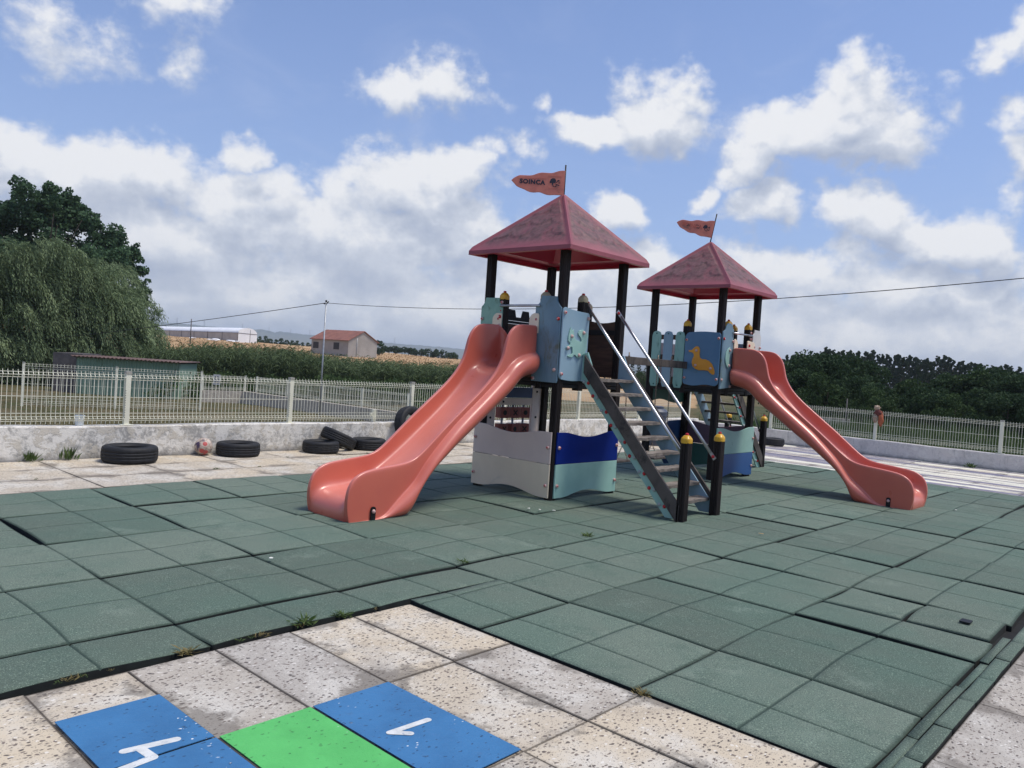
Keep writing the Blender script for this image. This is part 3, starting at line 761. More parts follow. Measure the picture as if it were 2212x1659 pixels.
def make_roof(root, half=.745, z0=2.685, z1=3.43, off=(0, 0)):
    v = []; f = []; uv = []; mi = []; sm = []
    W = np.array
    nu, nt = 64, 52
    A = W([off[0], off[1], z1])
    for s in range(4):
        c = [(-1, -1), (1, -1), (1, 1), (-1, 1)]
        p0 = W([off[0]+c[s][0]*half, off[1]+c[s][1]*half, z0+.03]); p1 = W([off[0]+c[(s+1) % 4][0]*half, off[1]+c[(s+1) % 4][1]*half, z0+.03])
        nrm = unit(np.cross(p1-p0, A-p0)); o = len(v)
        Lb = np.linalg.norm(p1-p0); Ht = np.linalg.norm(A-(p0+p1)/2)
        for i in range(nt+1):
            t = i/nt; wdt = Lb*(1-t)
            for j in range(nu+1):
                q = j/nu; P = (p0*(1-q)+p1*q)*(1-t)+A*t
                x = (q-.5)*wdt; h = 0; ed = min(q, 1-q)*wdt
                # overlapping scalloped shingles in three rows
                best = -1
                for r_, (tr, cols) in enumerate(((.20, 5), (.42, 3.9), (.62, 2.6), (.80, 1.5))):
                    pw = .30; ph = (x/pw+(.5 if r_ % 2 else 0)) % 1; ph = 2*ph-1
                    edge = tr+.12*(1-math.sqrt(max(0, 1-ph*ph)))
                    if t >= edge and ed > .07: best = r_; h = .010*max(0, 1-(t-edge)/.26)+.0015*r_
                h = h if best >= 0 else 0
                hip = max(0, 1-ed/.035) if t < .985 else 0
                P = P+nrm*h+W([0, 0, .022*(1-(1-hip)**2)*min(1, t/.04)]); v.append(tuple(P)); uv_ = (min(ed, .5), t)
                v[-1] = tuple(P)
                if j == 0 or True: pass
                uvs.append(uv_) if False else None
                UVV.append(uv_)
        for i in range(nt):
            for j in range(nu):
                f.append((o+i*(nu+1)+j, o+i*(nu+1)+j+1, o+(i+1)*(nu+1)+j+1, o+(i+1)*(nu+1)+j)); mi.append(0); sm.append(True)
        # eaves lip and underside
        o = len(v)
        i0, i1 = p0+W([0, 0, -.045]), p1+W([0, 0, -.045]); inn = .055
        cc = W([off[0], off[1], 0]); q0 = i0+(cc-i0)*W([1, 1, 0])*inn/half; q1 = i1+(cc-i1)*W([1, 1, 0])*inn/half
        r0 = q0+W([0, 0, .05]); r1 = q1+W([0, 0, .05])
        s0 = r0+(cc-r0)*W([1, 1, 0])*.22; s1 = r1+(cc-r1)*W([1, 1, 0])*.22
        s0[2] += .02; s1[2] += .02
        top = W([off[0], off[1], z1-.06])
        v += [tuple(p) for p in (p0, p1, i0, i1, q0, q1, r0, r1, s0, s1, top)]; UVV.extend([(.0, 0)]*11)
        f += [(o, o+2, o+3, o+1), (o+2, o+4, o+5, o+3), (o+4, o+6, o+7, o+5), (o+6, o+8, o+9, o+7), (o+8, o+10, o+9)]
        mi += [0, 1, 1, 1, 1]; sm += [False]*5
    me = bpy.data.meshes.new('roof'); me.from_pydata(v, [], f)
    me.materials.append(M['roof']); me.materials.append(M['roofunder'])
    me.polygons.foreach_set('material_index', mi); me.polygons.foreach_set('use_smooth', sm)
    u = me.uv_layers.new(name='UVMap'); idx = np.empty(len(me.loops), dtype=np.int32); me.loops.foreach_get('vertex_index', idx)
    u.data.foreach_set('uv', np.array(UVV, dtype=np.float32)[idx].ravel()); UVV.clear(); me.update()
    o = bpy.data.objects.new('roof', me); COL.objects.link(o); o.parent = root
    return o
UVV = []; uvs = []

FLAG_TOP = [(1865, 250), (1780, 252), (1700, 262), (1630, 282), (1560, 310), (1480, 342), (1400, 360), (1250, 363), (1100, 365), (1000, 385), (920, 418), (850, 450), (780, 475), (700, 490), (540, 496), (380, 500), (300, 530), (200, 590), (140, 640), (100, 685)]
FLAG_BOT = [(140, 720), (180, 760), (230, 812), (280, 860), (340, 890), (400, 910), (480, 935), (560, 960), (650, 1002), (750, 1030), (820, 1036), (880, 1035), (940, 1025), (1000, 1015), (1050, 1014), (1100, 1020), (1200, 1055), (1300, 1080), (1400, 1085), (1500, 1070), (1680, 1062), (1865, 1060)]
def make_flag(root, base, direction, tilt, faded, sc=.00035, z0=0.01):
    d = np.array([direction[0], direction[1], 0.]); d /= np.linalg.norm(d)
    upv = np.array([0, 0, 1.])*math.cos(tilt)-d*math.sin(tilt); d2 = d*math.cos(tilt)+np.array([0, 0, 1.])*math.sin(tilt)
    nn = np.cross(d2, upv)            # towards the side that is read
    if (nn@np.array([-.75, -.66, 0])) < 0: nn = -nn
    b = np.array(base)
    P = lambda X, Y, w: tuple(b+d2*(1865-X)*sc+upv*((1060-Y)*sc+z0)+nn*w)
    mb = MB(); out = FLAG_TOP+FLAG_BOT
    n = len(out); vs = [P(x, y, -.009) for x, y in out]+[P(x, y, .009) for x, y in out]
    mb.add(vs, [tuple(range(n)), tuple(range(2*n-1, n-1, -1))]+[(i, i+n, (i+1) % n+n, (i+1) % n) for i in range(n)])
    fl = mb.build('flag', 'flag', root, bevel=.003)
    # moulded frames on the flag
    mb = MB()
    def bar(x0, y0, x1, y1, t=9):
        if abs(x1-x0) > abs(y1-y0): q = [(x0, y0-t/2), (x1, y1-t/2), (x1, y1+t/2), (x0, y0+t/2)]
        else: q = [(x0-t/2, y0), (x0+t/2, y0), (x1+t/2, y1), (x1-t/2, y1)]
        vs = [P(x, y, .008) for x, y in q]+[P(x, y, .0115) for x, y in q]
        mb.add(vs, [(3, 2, 1, 0), (4, 5, 6, 7), (0, 1, 5, 4), (1, 2, 6, 5), (2, 3, 7, 6), (3, 0, 4, 7)])
    bar(1310, 445, 1770, 445, 14); bar(1330, 480, 1740, 480, 10); bar(1330, 865, 1740, 855, 12); bar(1330, 480, 1335, 865, 12); bar(1740, 480, 1735, 855, 12); bar(330, 590, 1285, 555, 12)
    mb.build('moulded_frame', 'flag', fl)
    ink = 'inkfaded' if faded else 'ink'
    # lettering from the built-in font
    cu = bpy.data.curves.new('lettering', 'FONT'); cu.body = 'SOINCA'; cu.size = .088; cu.extrude = .0015; cu.offset = .0042; cu.space_character = 1.12; cu.resolution_u = 4
    to = bpy.data.objects.new('tmp', cu); COL.objects.link(to)
    dg = bpy.context.evaluated_depsgraph_get(); me = bpy.data.meshes.new_from_object(to.evaluated_get(dg)); bpy.data.objects.remove(to)
    me.name = 'lettering'; co = np.empty(len(me.vertices)*3); me.vertices.foreach_get('co', co); co = co.reshape(-1, 3)
    wdt = co[:, 0].max()-co[:, 0].min(); k = .2965/wdt; ky = .055/(co[:, 1].max()-co[:, 1].min())
    o0 = np.array(P(375, 772, .0115)); R_ = -d2; 
    pts = o0+np.outer((co[:, 0]-co[:, 0].min())*k, R_)+np.outer((co[:, 1]-co[:, 1].min())*ky, upv)+np.outer(co[:, 2], nn)
    me.vertices.foreach_set('co', pts.ravel()); me.materials.clear(); me.materials.append(M[ink])
    lo = bpy.data.objects.new('lettering', me); COL.objects.link(lo); lo.parent = fl
    # squirrel emblem
    mb = MB()
    def ip(pts, w=.0125, w0=.0085):
        n = len(pts); vs = [P(x, y, w0) for x, y in pts]+[P(x, y, w) for x, y in pts]
        mb.add(vs, [tuple(range(n))[::-1], tuple(range(n, 2*n))]+[(i, (i+1) % n, (i+1) % n+n, i+n) for i in range(n)])
    tail = [(1368, 690), (1368, 640), (1385, 590), (1415, 550), (1460, 528), (1510, 528), (1550, 550), (1572, 590), (1575, 630), (1560, 665), (1530, 685), (1490, 690), (1480, 720), (1482, 750), (1495, 775), (1470, 770), (1445, 745), (1438, 700), (1420, 680), (1395, 700)]
    ip(tail)
    ip([(1470, 765), (1510, 785), (1560, 790), (1590, 795), (1588, 812), (1540, 806), (1495, 798), (1470, 785)])
    ip([(1575, 720), (1592, 735), (1590, 795), (1572, 790)], .0128)
    ip([(1575, 655), (1605, 625), (1618, 590), (1625, 575), (1650, 578), (1685, 575), (1690, 610), (1665, 625), (1630, 622), (1612, 650), (1590, 672)], .0131)
    ip([(1690, 620), (1700, 650), (1695, 690), (1672, 700), (1660, 680), (1682, 668)], .0126)
    ip([(1535, 700), (1575, 705), (1625, 725), (1665, 735), (1690, 730), (1692, 755), (1655, 765), (1620, 748), (1580, 722)], .0134)
    ip([(1648, 652), (1662, 645), (1668, 658), (1656, 668)], .0137)
    mb.build('squirrel_emblem', ink if not faded else 'ink', fl)
    pb = MB(); pb.tube([b-upv*.08, b+upv*.36], .009, 8); pb.build('flag_pole', 'black', root)
    return fl

# slide ---------------------------------------------------------------
ST = [((.0, 1.88), (.0, 1.42), (.0, 1.59), (.02, 1.36)), ((.10, 1.878), (.10, 1.415), (.10, 1.58), (.10, 1.345)), ((.25, 1.875), (.25, 1.41), (.25, 1.555), (.24, 1.32)),
      ((.38, 1.865), (.38, 1.40), (.36, 1.52), (.34, 1.27)), ((.47, 1.82), (.46, 1.37), (.45, 1.47), (.40, 1.21)),
      ((.535, 1.73), (.52, 1.33), (.52, 1.41), (.46, 1.155)), ((.565, 1.62), (.56, 1.285), (.56, 1.365), (.50, 1.125)),
      ((.585, 1.53), (.60, 1.24), (.60, 1.33), (.54, 1.095)), ((.62, 1.45), (.66, 1.175), (.65, 1.29), (.60, 1.05)),
      ((.70, 1.33), (.74, 1.10), (.72, 1.23), (.68, 1.00)), ((.85, 1.195), (.90, .955), (.86, 1.12), (.86, .875)),
      ((1.0, 1.083), (1.05, .84), (1.01, 1.01), (1.01, .77)), ((1.15, .97), (1.20, .725), (1.16, .90), (1.16, .67)), ((1.30, .86), (1.34, .62), (1.30, .79), (1.30, .575)),
      ((1.44, .75), (1.47, .525), (1.43, .67), (1.42, .485)), ((1.60, .62), (1.61, .43), (1.56, .55), (1.55, .395)),
      ((1.70, .545), (1.73, .355), (1.67, .43), (1.67, .275)), ((1.80, .495), (1.84, .295), (1.76, .30), (1.76, .155)), ((1.92, .475), (1.96, .25), (1.90, .20), (1.80, .0)),
      ((2.05, .465), (2.08, .225), (2.03, .085), (1.93, .0)), ((2.2, .45), (2.2, .212), (2.12, .01), (2.1, .0)),
      ((2.33, .435), (2.32, .207), (2.3, .008), (2.28, .0)), ((2.42, .40), (2.40, .195), (2.38, .006), (2.36, .0)),
      ((2.48, .345), (2.45, .165), (2.43, .005), (2.42, .0)), ((2.51, .27), (2.485, .12), (2.46, .004), (2.45, .0)),
      ((2.52, .18), (2.50, .07), (2.47, .003), (2.465, .0)), ((2.51, .08), (2.505, .03), (2.475, .002), (2.47, .0)), ((2.49, .01), (2.50, .006), (2.48, .001), (2.475, .0))]
def make_slide(root, fr, c0, c1, near=-1):
    """fr(u,w,z); lateral centre runs from c0 at the tower to c1 at the foot"""
    rows = []
    ns = len(ST)
    for k, (rm, bd, bt, bo) in enumerate(ST):
        rm, bd, bt, bo = map(np.array, (rm, bd, bt, bo))
        bul = 1.0 if k < 19 else max(0, 1-(k-18)/2.5)
        if k == 0: bul = .6
        L = lambda a, b, t: a+(b-a)*t
        half = [(0, bd), (.16, bd), (.215, L(bd, rm, .06)), (.243, L(bd, rm, .2)), (.256, L(bd, rm, .55)), (.262, L(bd, rm, .93)), (.266, rm), (.280, rm+np.array([.0, .004])),
                (.300, rm), (.305, L(rm, bt, .06)), (.306, L(rm, bt, .5)), (.307, L(rm, bt, .93)), (.307, L(rm, bt, 1.0)), (.309+.022*bul, L(bt, bo, .03)), (.311+.062*bul, L(bt, bo, .12)), (.312+.084*bul, L(bt, bo, .34)), (.312+.082*bul, L(bt, bo, .62)),
                (.306+.046*bul, L(bt, bo, .87)), (.27+.03*bul, L(bt, bo, 1)), (.15, bo), (0, bo)]
        ring = [(-a, p) for a, p in half[::-1][:-1]]+[(a, p) for a, p in half[:-1]]
        cc = c0+(c1-c0)*min(1, rm[0]/2.5)
        rows.append([fr(cc+a, p[0]-0.0, p[1]) for a, p in ring])
    mb = MB(); mb.grid(rows, closed=True)
    nb = len(rows[0]); mb.f.append(list(range(nb))[::-1]); mb.m.append(0); mb.sm.append(False)
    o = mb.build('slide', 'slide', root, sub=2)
    # fixing lug at the foot
    s = near
    mb = MB(); cc = c1
    out = rounded(2.215, 2.265, 0.0, .125, .02)
    W = lambda d, w, z: fr(cc+s*(.303+w), d, z)
    mb.prism(out, .0, .012, W, 0)
    br = mb.build('slide_anchor', 'black', o)
    mb = MB(); c = np.array(W(2.24, .012, .085)); ax = np.array(W(2.24, 1, .085))-c
    mb.lathe([(.018, 0), (.018, .006), (.012, .014), (.0002, .018)], c, ax, 12, 0); mb.build('bolt_cap', 'boltwhite', o)
    return o

def make_stairs(root, fr, u0, u1, mL, mR, orient=1):
    """fr(u,w,z) w=distance out from the face; stringers at u0 (left) and u1 (right)"""
    sl = 1.12
    lo = lambda w: 1.385-sl*(w+.02)-.02      # lower edge of the stringer
    for u, mm, sgn in ((u0, mL, -1), (u1, mR, 1)):
        t0, t1 = sorted((u+sgn*.0, u+sgn*.022))
        W = lambda w, t, z: fr(t, w, z)
        wend = 1.34
        out = [(.03, lo(.03)+.02), (.03, lo(.03)+.30), (.09, lo(.03)+.32), (.17, lo(.17)+.30), (wend, lo(wend)+.27), (wend, .015), ((lo(0)-.015)/sl, .015)]
        mb = MB(); mb.prism(out, t0, t1, W); mb.build('stringer', mm, root, bevel=.003)
        a0, a1 = sorted((u+sgn*.024, u+sgn*.05))
        out = [(.07, lo(.07)+.135), (1.37, lo(1.37)+.135), (1.37, lo(1.37)+.335), (.07, lo(.07)+.335)]
        mb = MB(); mb.prism(out, a0, a1, W); mb.build('side_board', 'greywood', root, bevel=.004)
        for i in range(9):
            z = 1.315-.1465*i; w = .12+.131*i
            for du, kd in ((-.034, 'r' if i % 2 else 'g'), (.034, 'g' if i % 2 else 'r')):
                c = np.array(fr(u+sgn*.022, w+du*.9-.02, z-.01-.01*(du > 0))); ax = np.array(fr(u+sgn*1.022, w+du*.9-.02, z-.01-.01*(du > 0)))-c
                mb = MB(); mb.lathe([(.020, 0), (.020, .006), (.014, .016), (.0002, .021)], c, ax, 10, 0)
                mb.build('bolt_cap', {'g': 'boltgrey', 'r': 'boltred', 'w': 'boltwhite'}[kd], root)
        # post and rail
        pu = u+sgn*.005; pw = 1.365
        c = fr(pu, pw, 0)
        p = square_post(c[0], c[1], .0, .785, root, 'stair_post'); cap(c[0], c[1], .78, root, p)
        us = u+sgn*(-.045)
        us = pu-sgn*.052
        path = [fr(us, .0, 2.12), fr(us, .05, 2.075), fr(us, .12, 2.0)]
        mb = MB()
        A, B = np.array(fr(us, .05, 2.075)), np.array(fr(us, 1.30, .655))
        mb.tube([A+(B-A)*t for t in np.linspace(0, 1, 6)], .0165, 12)
        # flattened bolted ends
        dd = unit(B-A)
        for e, q in ((A, -1), (B, 1)):
            a2 = e+dd*q*.085
            l = np.array(fr(us+.004, 0, 0))-np.array(fr(us, 0, 0)); nn = np.cross(dd, unit(l))*.02
            vs = [e-l-nn*.8, e-l+nn*.8, a2-l+nn, a2-l-nn, e+l-nn*.8, e+l+nn*.8, a2+l+nn, a2+l-nn]
            mb.add(vs, [(0, 1, 2, 3), (7, 6, 5, 4), (0, 4, 5, 1), (1, 5, 6, 2), (2, 6, 7, 3), (3, 7, 4, 0)])
        h = mb.build('handrail', 'steel', root)
        for e, q in ((A, -1), (B, 1)):
            mb = MB(); c = e+dd*q*.05; ax = np.array(fr(us-sgn, 0, 0))-np.array(fr(us, 0, 0))
            mb.lathe([(.018, .0), (.018, .01), (.01, .02), (.0002, .024)], c, ax, 10); mb.build('bolt_cap', 'boltred', h)
    for i in range(9):
        z = 1.352-.1465*i; w = .21+.131*i-.03
        mb = MB(); rr = random.Random(i*7+int(u0*100))
        n = 14; top = []; 
        for side in (0, 1):
            row = []
            for k in range(n+1):
                u = u0+.004+(u1-u0-.008)*k/n
                e = rr.uniform(-.006, .006)
                row.append((u, w+(.075+e if side else -.075+e)))
            top.append(row)
        vs = []
        for row, in ((top[0],), (top[1],)):
            for (u, ww) in row: vs.append(fr(u, ww, z+rr.uniform(-.002, .002)))
        for row, in ((top[0],), (top[1],)):
            for (u, ww) in row: vs.append(fr(u, ww+rr.uniform(-.004, .004), z-.034+rr.uniform(-.004, .004)))
        N = n+1; fs = []
        for k in range(n):
            fs += [(k, k+1, N+k+1, N+k), (2*N+k, 3*N+k, 3*N+k+1, 2*N+k+1), (k, 2*N+k, 2*N+k+1, k+1), (N+k, N+k+1, 3*N+k+1, 3*N+k)]
        fs += [(0, N, 3*N, 2*N), (n, 2*N+n, 3*N+n, N+n)]
        mb.add(vs, fs); mb.build('step', 'tread', root, bevel=.003)

def deck(root):
    mb = MB(); a = .545
    for k in range(8):
        y0 = -a+k*(2*a/8); mb.box((-.59, y0+.003, 1.315), (.59, y0+2*a/8-.003, 1.35))
    mb.build('deck_floor', 'brownwood', root)
    for s in ('-x', '+x', '-y', '+y'):
        fr = face_frame(s); mb = MB()
        mb.box((-.50, -.05, 1.225), (.50, -.008, 1.262), fr=lambda u, w, z: fr(u, w, z))
        mb.box((-.50, -.05, 1.268), (.50, -.005, 1.312), fr=lambda u, w, z: fr(u, w, z))
        mb.build('deck_beam', 'black', root, bevel=.003)
def corner_posts(root, tops=2.70):
    c = .59-POST
    for sx in (-1, 1):
        for sy in (-1, 1): square_post(sx*c, sy*c, 0, tops, root, 'tall_post')
def short_post(root, fr, u, capmat='yellowcap', top=2.18):
    c = fr(u, -POST, 0); p = square_post(c[0], c[1], 1.20, top, root, 'short_post'); cap(c[0], c[1], top-.005, root, p, capmat); return p

SQUIRREL = [(1800, 655), (1806, 690), (1828, 705), (1848, 686), (1846, 720), (1860, 760), (1868, 810), (1895, 845), (1940, 850), (1965, 868), (1985, 862), (1988, 835), (1970, 800), (1935, 765), (1922, 735), (1935, 700), (1965, 682), (2000, 676), (2040, 700), (2074, 715), (2095, 760), (2080, 830), (2078, 900), (2082, 960), (2060, 1020), (2060, 1045), (2000, 1085), (1975, 1115), (1945, 1118), (1915, 1100), (1895, 1075), (1870, 1078), (1862, 1105), (1845, 1118), (1790, 1115), (1776, 1100), (1790, 1082), (1830, 1078), (1850, 1050), (1840, 960), (1820, 955), (1790, 980), (1770, 1000), (1745, 985), (1748, 960), (1775, 950), (1800, 925), (1805, 900), (1770, 870), (1768, 800), (1782, 720), (1790, 690)]
DUCK = [(838, 1357), (870, 1355), (886, 1340), (905, 1324), (925, 1321), (942, 1332), (950, 1355), (948, 1390), (955, 1415), (975, 1428), (1010, 1428), (1045, 1440), (1075, 1465), (1095, 1500), (1105, 1530), (1103, 1550), (1085, 1553), (1060, 1538), (1040, 1522), (1000, 1520), (950, 1522), (915, 1512), (888, 1490), (877, 1460), (882, 1430), (895, 1405), (890, 1385), (875, 1375), (842, 1370)]

def cutout(fr, pts, umap, mat, root, name, w0=.02, w1=.033):
    return panel(fr, [umap(*p) for p in pts], mat, root, name, w0, w1, bev=.003)

def tower_one():
    root = thing('play_tower', 'nearer play tower with red roof, squirrel panel and coral slide running left', 'play tower', (6.26, 2.95, 0))
    deck(root); corner_posts(root)
    ro = make_roof(root, off=(-.045, -.05))
    make_flag(root, (-.045, -.05, 3.42), (-.70, .72), 0.0, False)
    A = face_frame('-x'); B = face_frame('-y'); C_ = face_frame('+x'); D = face_frame('+y')
    # slide face
    lower_panel(A, root, -.60, .565, 'lilac', 'cream')
    for u, cm in ((-.31, 'yellowcap'), (.305, 'greycap')): short_post(root, A, u, cm)
    out = [(.225, 1.28), (.575, 1.275), (.585, 1.30), (.585, 2.08), (.56, 2.10), (.525, 2.15), (.515, 2.20), (.30, 2.21), (.295, 2.17), (.275, 2.13), (.245, 2.105), (.225, 2.085)]
    p = panel(A, out, 'mossblue', root, w0=.001, w1=.021)
    for u, z, k in ((.255, 1.95, 'w'), (.555, 1.96, 'r'), (.545, 1.415, 'p'), (.255, 1.31, 'w')): bolt(A, u, z, root, kind=k)
    out = [(-.61, 1.32), (-.275, 1.32), (-.275, 2.09), (-.295, 2.11), (-.325, 2.14), (-.335, 2.19), (-.545, 2.195), (-.555, 2.15), (-.575, 2.12), (-.61, 2.09)]
    panel(A, out, 'greenp', root)
    for u in (-.58, -.315): bolt(A, u, 1.95, root, kind='w')
    # cream cheek plates beside the slide head
    for u0, u1, nm in ((-.405, -.265, 0), (.155, .29, 1)):
        out = [(u1, 1.80), (u1, 2.0), (u1-.015, 2.015)]
        for k in range(8):
            a = R(90+90*k/7); out.append((u0+.075+.075*math.cos(a), 1.935+.082*math.sin(a)))
        out += [(u0, 1.90), (u0, 1.86), (u1-.05, 1.86), (u1-.05, 1.80)]
        panel(A, out, 'cream', root, 'cheek_plate', .022, .036)
    for z in (1.975, 1.875): bolt(A, -.29, z, root, w=.036, kind='r' if z > 1.9 else 'w')
    # grab bar
    mb = MB(); mb.tube([A(-.30, .03, 2.10), A(.30, .03, 2.10)], .014, 10); mb.build('grab_bar', 'steel', root)
    for z in (2.14, 2.045): bolt(A, -.30, z, root, w=.0, kind='w')
    # cross rail under roof opening
    make_slide(root, A, .0, .125, near=1)
    # stair face
    lower_panel(B, root, -.555, .585, 'blue', 'turq', split=.40)
    short_post(root, B, -.19, 'greycap')
    out = rounded(-.60, -.135, 1.315, 2.055, .05)
    out = [(u, z+(.022*math.sin(PI*(u+.60)/.465*1.0)+.012 if z > 1.9 else -.008*math.sin(PI*(u+.6)/.465) if z < 1.34 else 0)) for u, z in out]
    out = []
    for k in range(0, 6): a = R(180+90*k/5); out.append((-.55+.05*math.cos(a), 1.365+.05*math.sin(a)))
    for k in range(1, 8): u = -.55+.36*k/8; out.append((u, 1.315-.006*math.sin(PI*k/8)*2))
    for k in range(0, 6): a = R(-90+90*k/5); out.append((-.185+.05*math.cos(a), 1.355+.05*math.sin(a)))
    for k in range(0, 6): a = R(0+90*k/5); out.append((-.165+.03*math.cos(a), 2.03+.03*math.sin(a)))
    for k in range(1, 10): t = k/10; out.append((-.165-.385*t, 2.06+.028*(t**2)))
    for k in range(0, 6): a = R(90+90*k/5); out.append((-.555+.045*math.cos(a), 2.045+.045*math.sin(a)))
    panel(B, out, 'lightblue', root)
    for u, z, k in ((-.575, 2.03, 'w'), (-.16, 2.0, 'p'), (-.575, 1.375, 'w'), (-.165, 1.37, 'p')): bolt(B, u, z, root, kind=k)
    sx = .41/420
    um = lambda X, Y: (-.53+(X-1740)*.00106, 1.56+(1118-Y)*.00070)
    cutout(B, SQUIRREL, um, 'turq', root, 'squirrel_cutout')
    for X, Y in ((1815, 795), (2010, 722), (1765, 980), (1955, 1075)): u, z = um(X, Y); bolt(B, u, z, root, w=.033, kind='p')
    make_stairs(root, B, -.20, .47, 'turq', 'lightblue')
    # link face
    p = short_post(root, C_, -.06, 'greycap', top=2.17)
    mb = MB()
    out = [(-.50, 1.36), (-.10, 1.36), (-.10, 2.03)]+[(-.10-.4*k/6, 2.03-.025*math.sin(PI*k/6)) for k in range(1, 6)]+[(-.50, 2.03)]
    mb.prism(out, -.045, -.02, C_); mb.build('plank_wall', 'brownwood', root, bevel=.003)
    mb = MB(); mb.box((-.50, -.06, 1.86), (-.10, -.046, 1.92), fr=C_); mb.build('rail', 'black', root, bevel=.003)
    lower = [(-.01, 1.36), (.50, 1.36), (.50, 1.62), (-.01, 1.62)]
    mb = MB(); mb.prism(lower, -.03, -.012, C_); mb.build('wall_panel', 'dblue', root, bevel=.003)
    # far face: battlement rail and noughts-and-crosses
    mb = MB(); mb.prism([(-.50, 1.38), (.50, 1.38), (.50, 1.93), (-.50, 1.93)], -.03, -.012, D); mb.build('wall_panel', 'brownwood', root, bevel=.003)
    for z0, z1 in ((1.935, 1.965), (1.972, 2.015)):
        mb = MB(); mb.box((-.50, -.05, z0), (.50, .0, z1), fr=D); mb.build('rail', 'black', root, bevel=.003)
    for uc in (-.37, -.12, .13, .38):
        mb = MB(); mb.prism([(uc-.075, 2.01), (uc+.075, 2.01), (uc+.05, 2.10), (uc-.05, 2.10)], -.035, -.012, D); mb.build('battlement', 'black', root, bevel=.003)
    # noughts and crosses frame
    F = D
    mb = MB(); mb.box((-.40, -.04, 1.04), (.40, -.01, 1.165), fr=F); mb.build('header_board', 'dblue', root, bevel=.003)
    fm = MB()
    fm.box((-.50, -.045, .20), (-.33, -.012, 1.20), fr=F); fm.box((.33, -.045, .20), (.50, -.012, 1.20), fr=F)
    fm.box((-.33, -.042, .95), (.33, -.014, 1.035), fr=F); fm.box((-.33, -.042, .20), (.33, -.014, .30), fr=F)
    game = fm.build('game_frame', 'lilac', root, bevel=.004)
    for c in range(3):
        uc = (-.19, 0, .19)[c]
        mb = MB(); mb.tube([F(uc, -.03, .29), F(uc, -.03, .96)], .014, 8); mb.build('spindle', 'galv', game)
        for r_ in range(3):
            zc = .86-.20*r_
            mb = MB(); rot = R(random.uniform(-14, 14)); ca, sa = math.cos(rot), math.sin(rot); h = .068
            def L(u, w, z, ca=ca, sa=sa, uc=uc, zc=zc): return F(uc+u*ca-w*sa, -.03+u*sa+w*ca, zc+z)
            mb.box((-h, -h*.7, -.065), (h, h*.7, .065), fr=L)
            if (r_+c) % 2:
                for q in (1, -1):
                    mb.prism([(-.035, -.025*q-.0), (-.025, -.035*q), (.035, .025*q), (.025, .035*q)], -h*.7-.004, -h*.7, lambda u, w, z, L=L: L(u, w, z), 1)
            else:
                mb.lathe([(.03, 0), (.03, .004), (.018, .004)], L(0, -h*.7, 0), np.array(L(0, -h*.7-1, 0))-np.array(L(0, -h*.7, 0)), 14, 1)
            mb.build('turning_block', ['gameblock', 'black'], game)
    for u, z in ((.41, 1.12), (.41, 1.0), (.41, .8), (-.41, 1.12), (-.41, .8), (.2, .99)): 
        mb = MB(); mb.lathe([(.014, 0), (.014, .008), (.0002, .01)], F(u, -.045, z), np.array(F(0, -1, 0))-np.array(F(0, 0, 0)), 8); mb.build('screw_cap', 'black', game)
    return root
M['gameblock'] = noisy('brick_red_blocks', srgb(120, 52, 46), srgb(134, 60, 52), 8, .5, bmp=.05)
tower1 = tower_one()

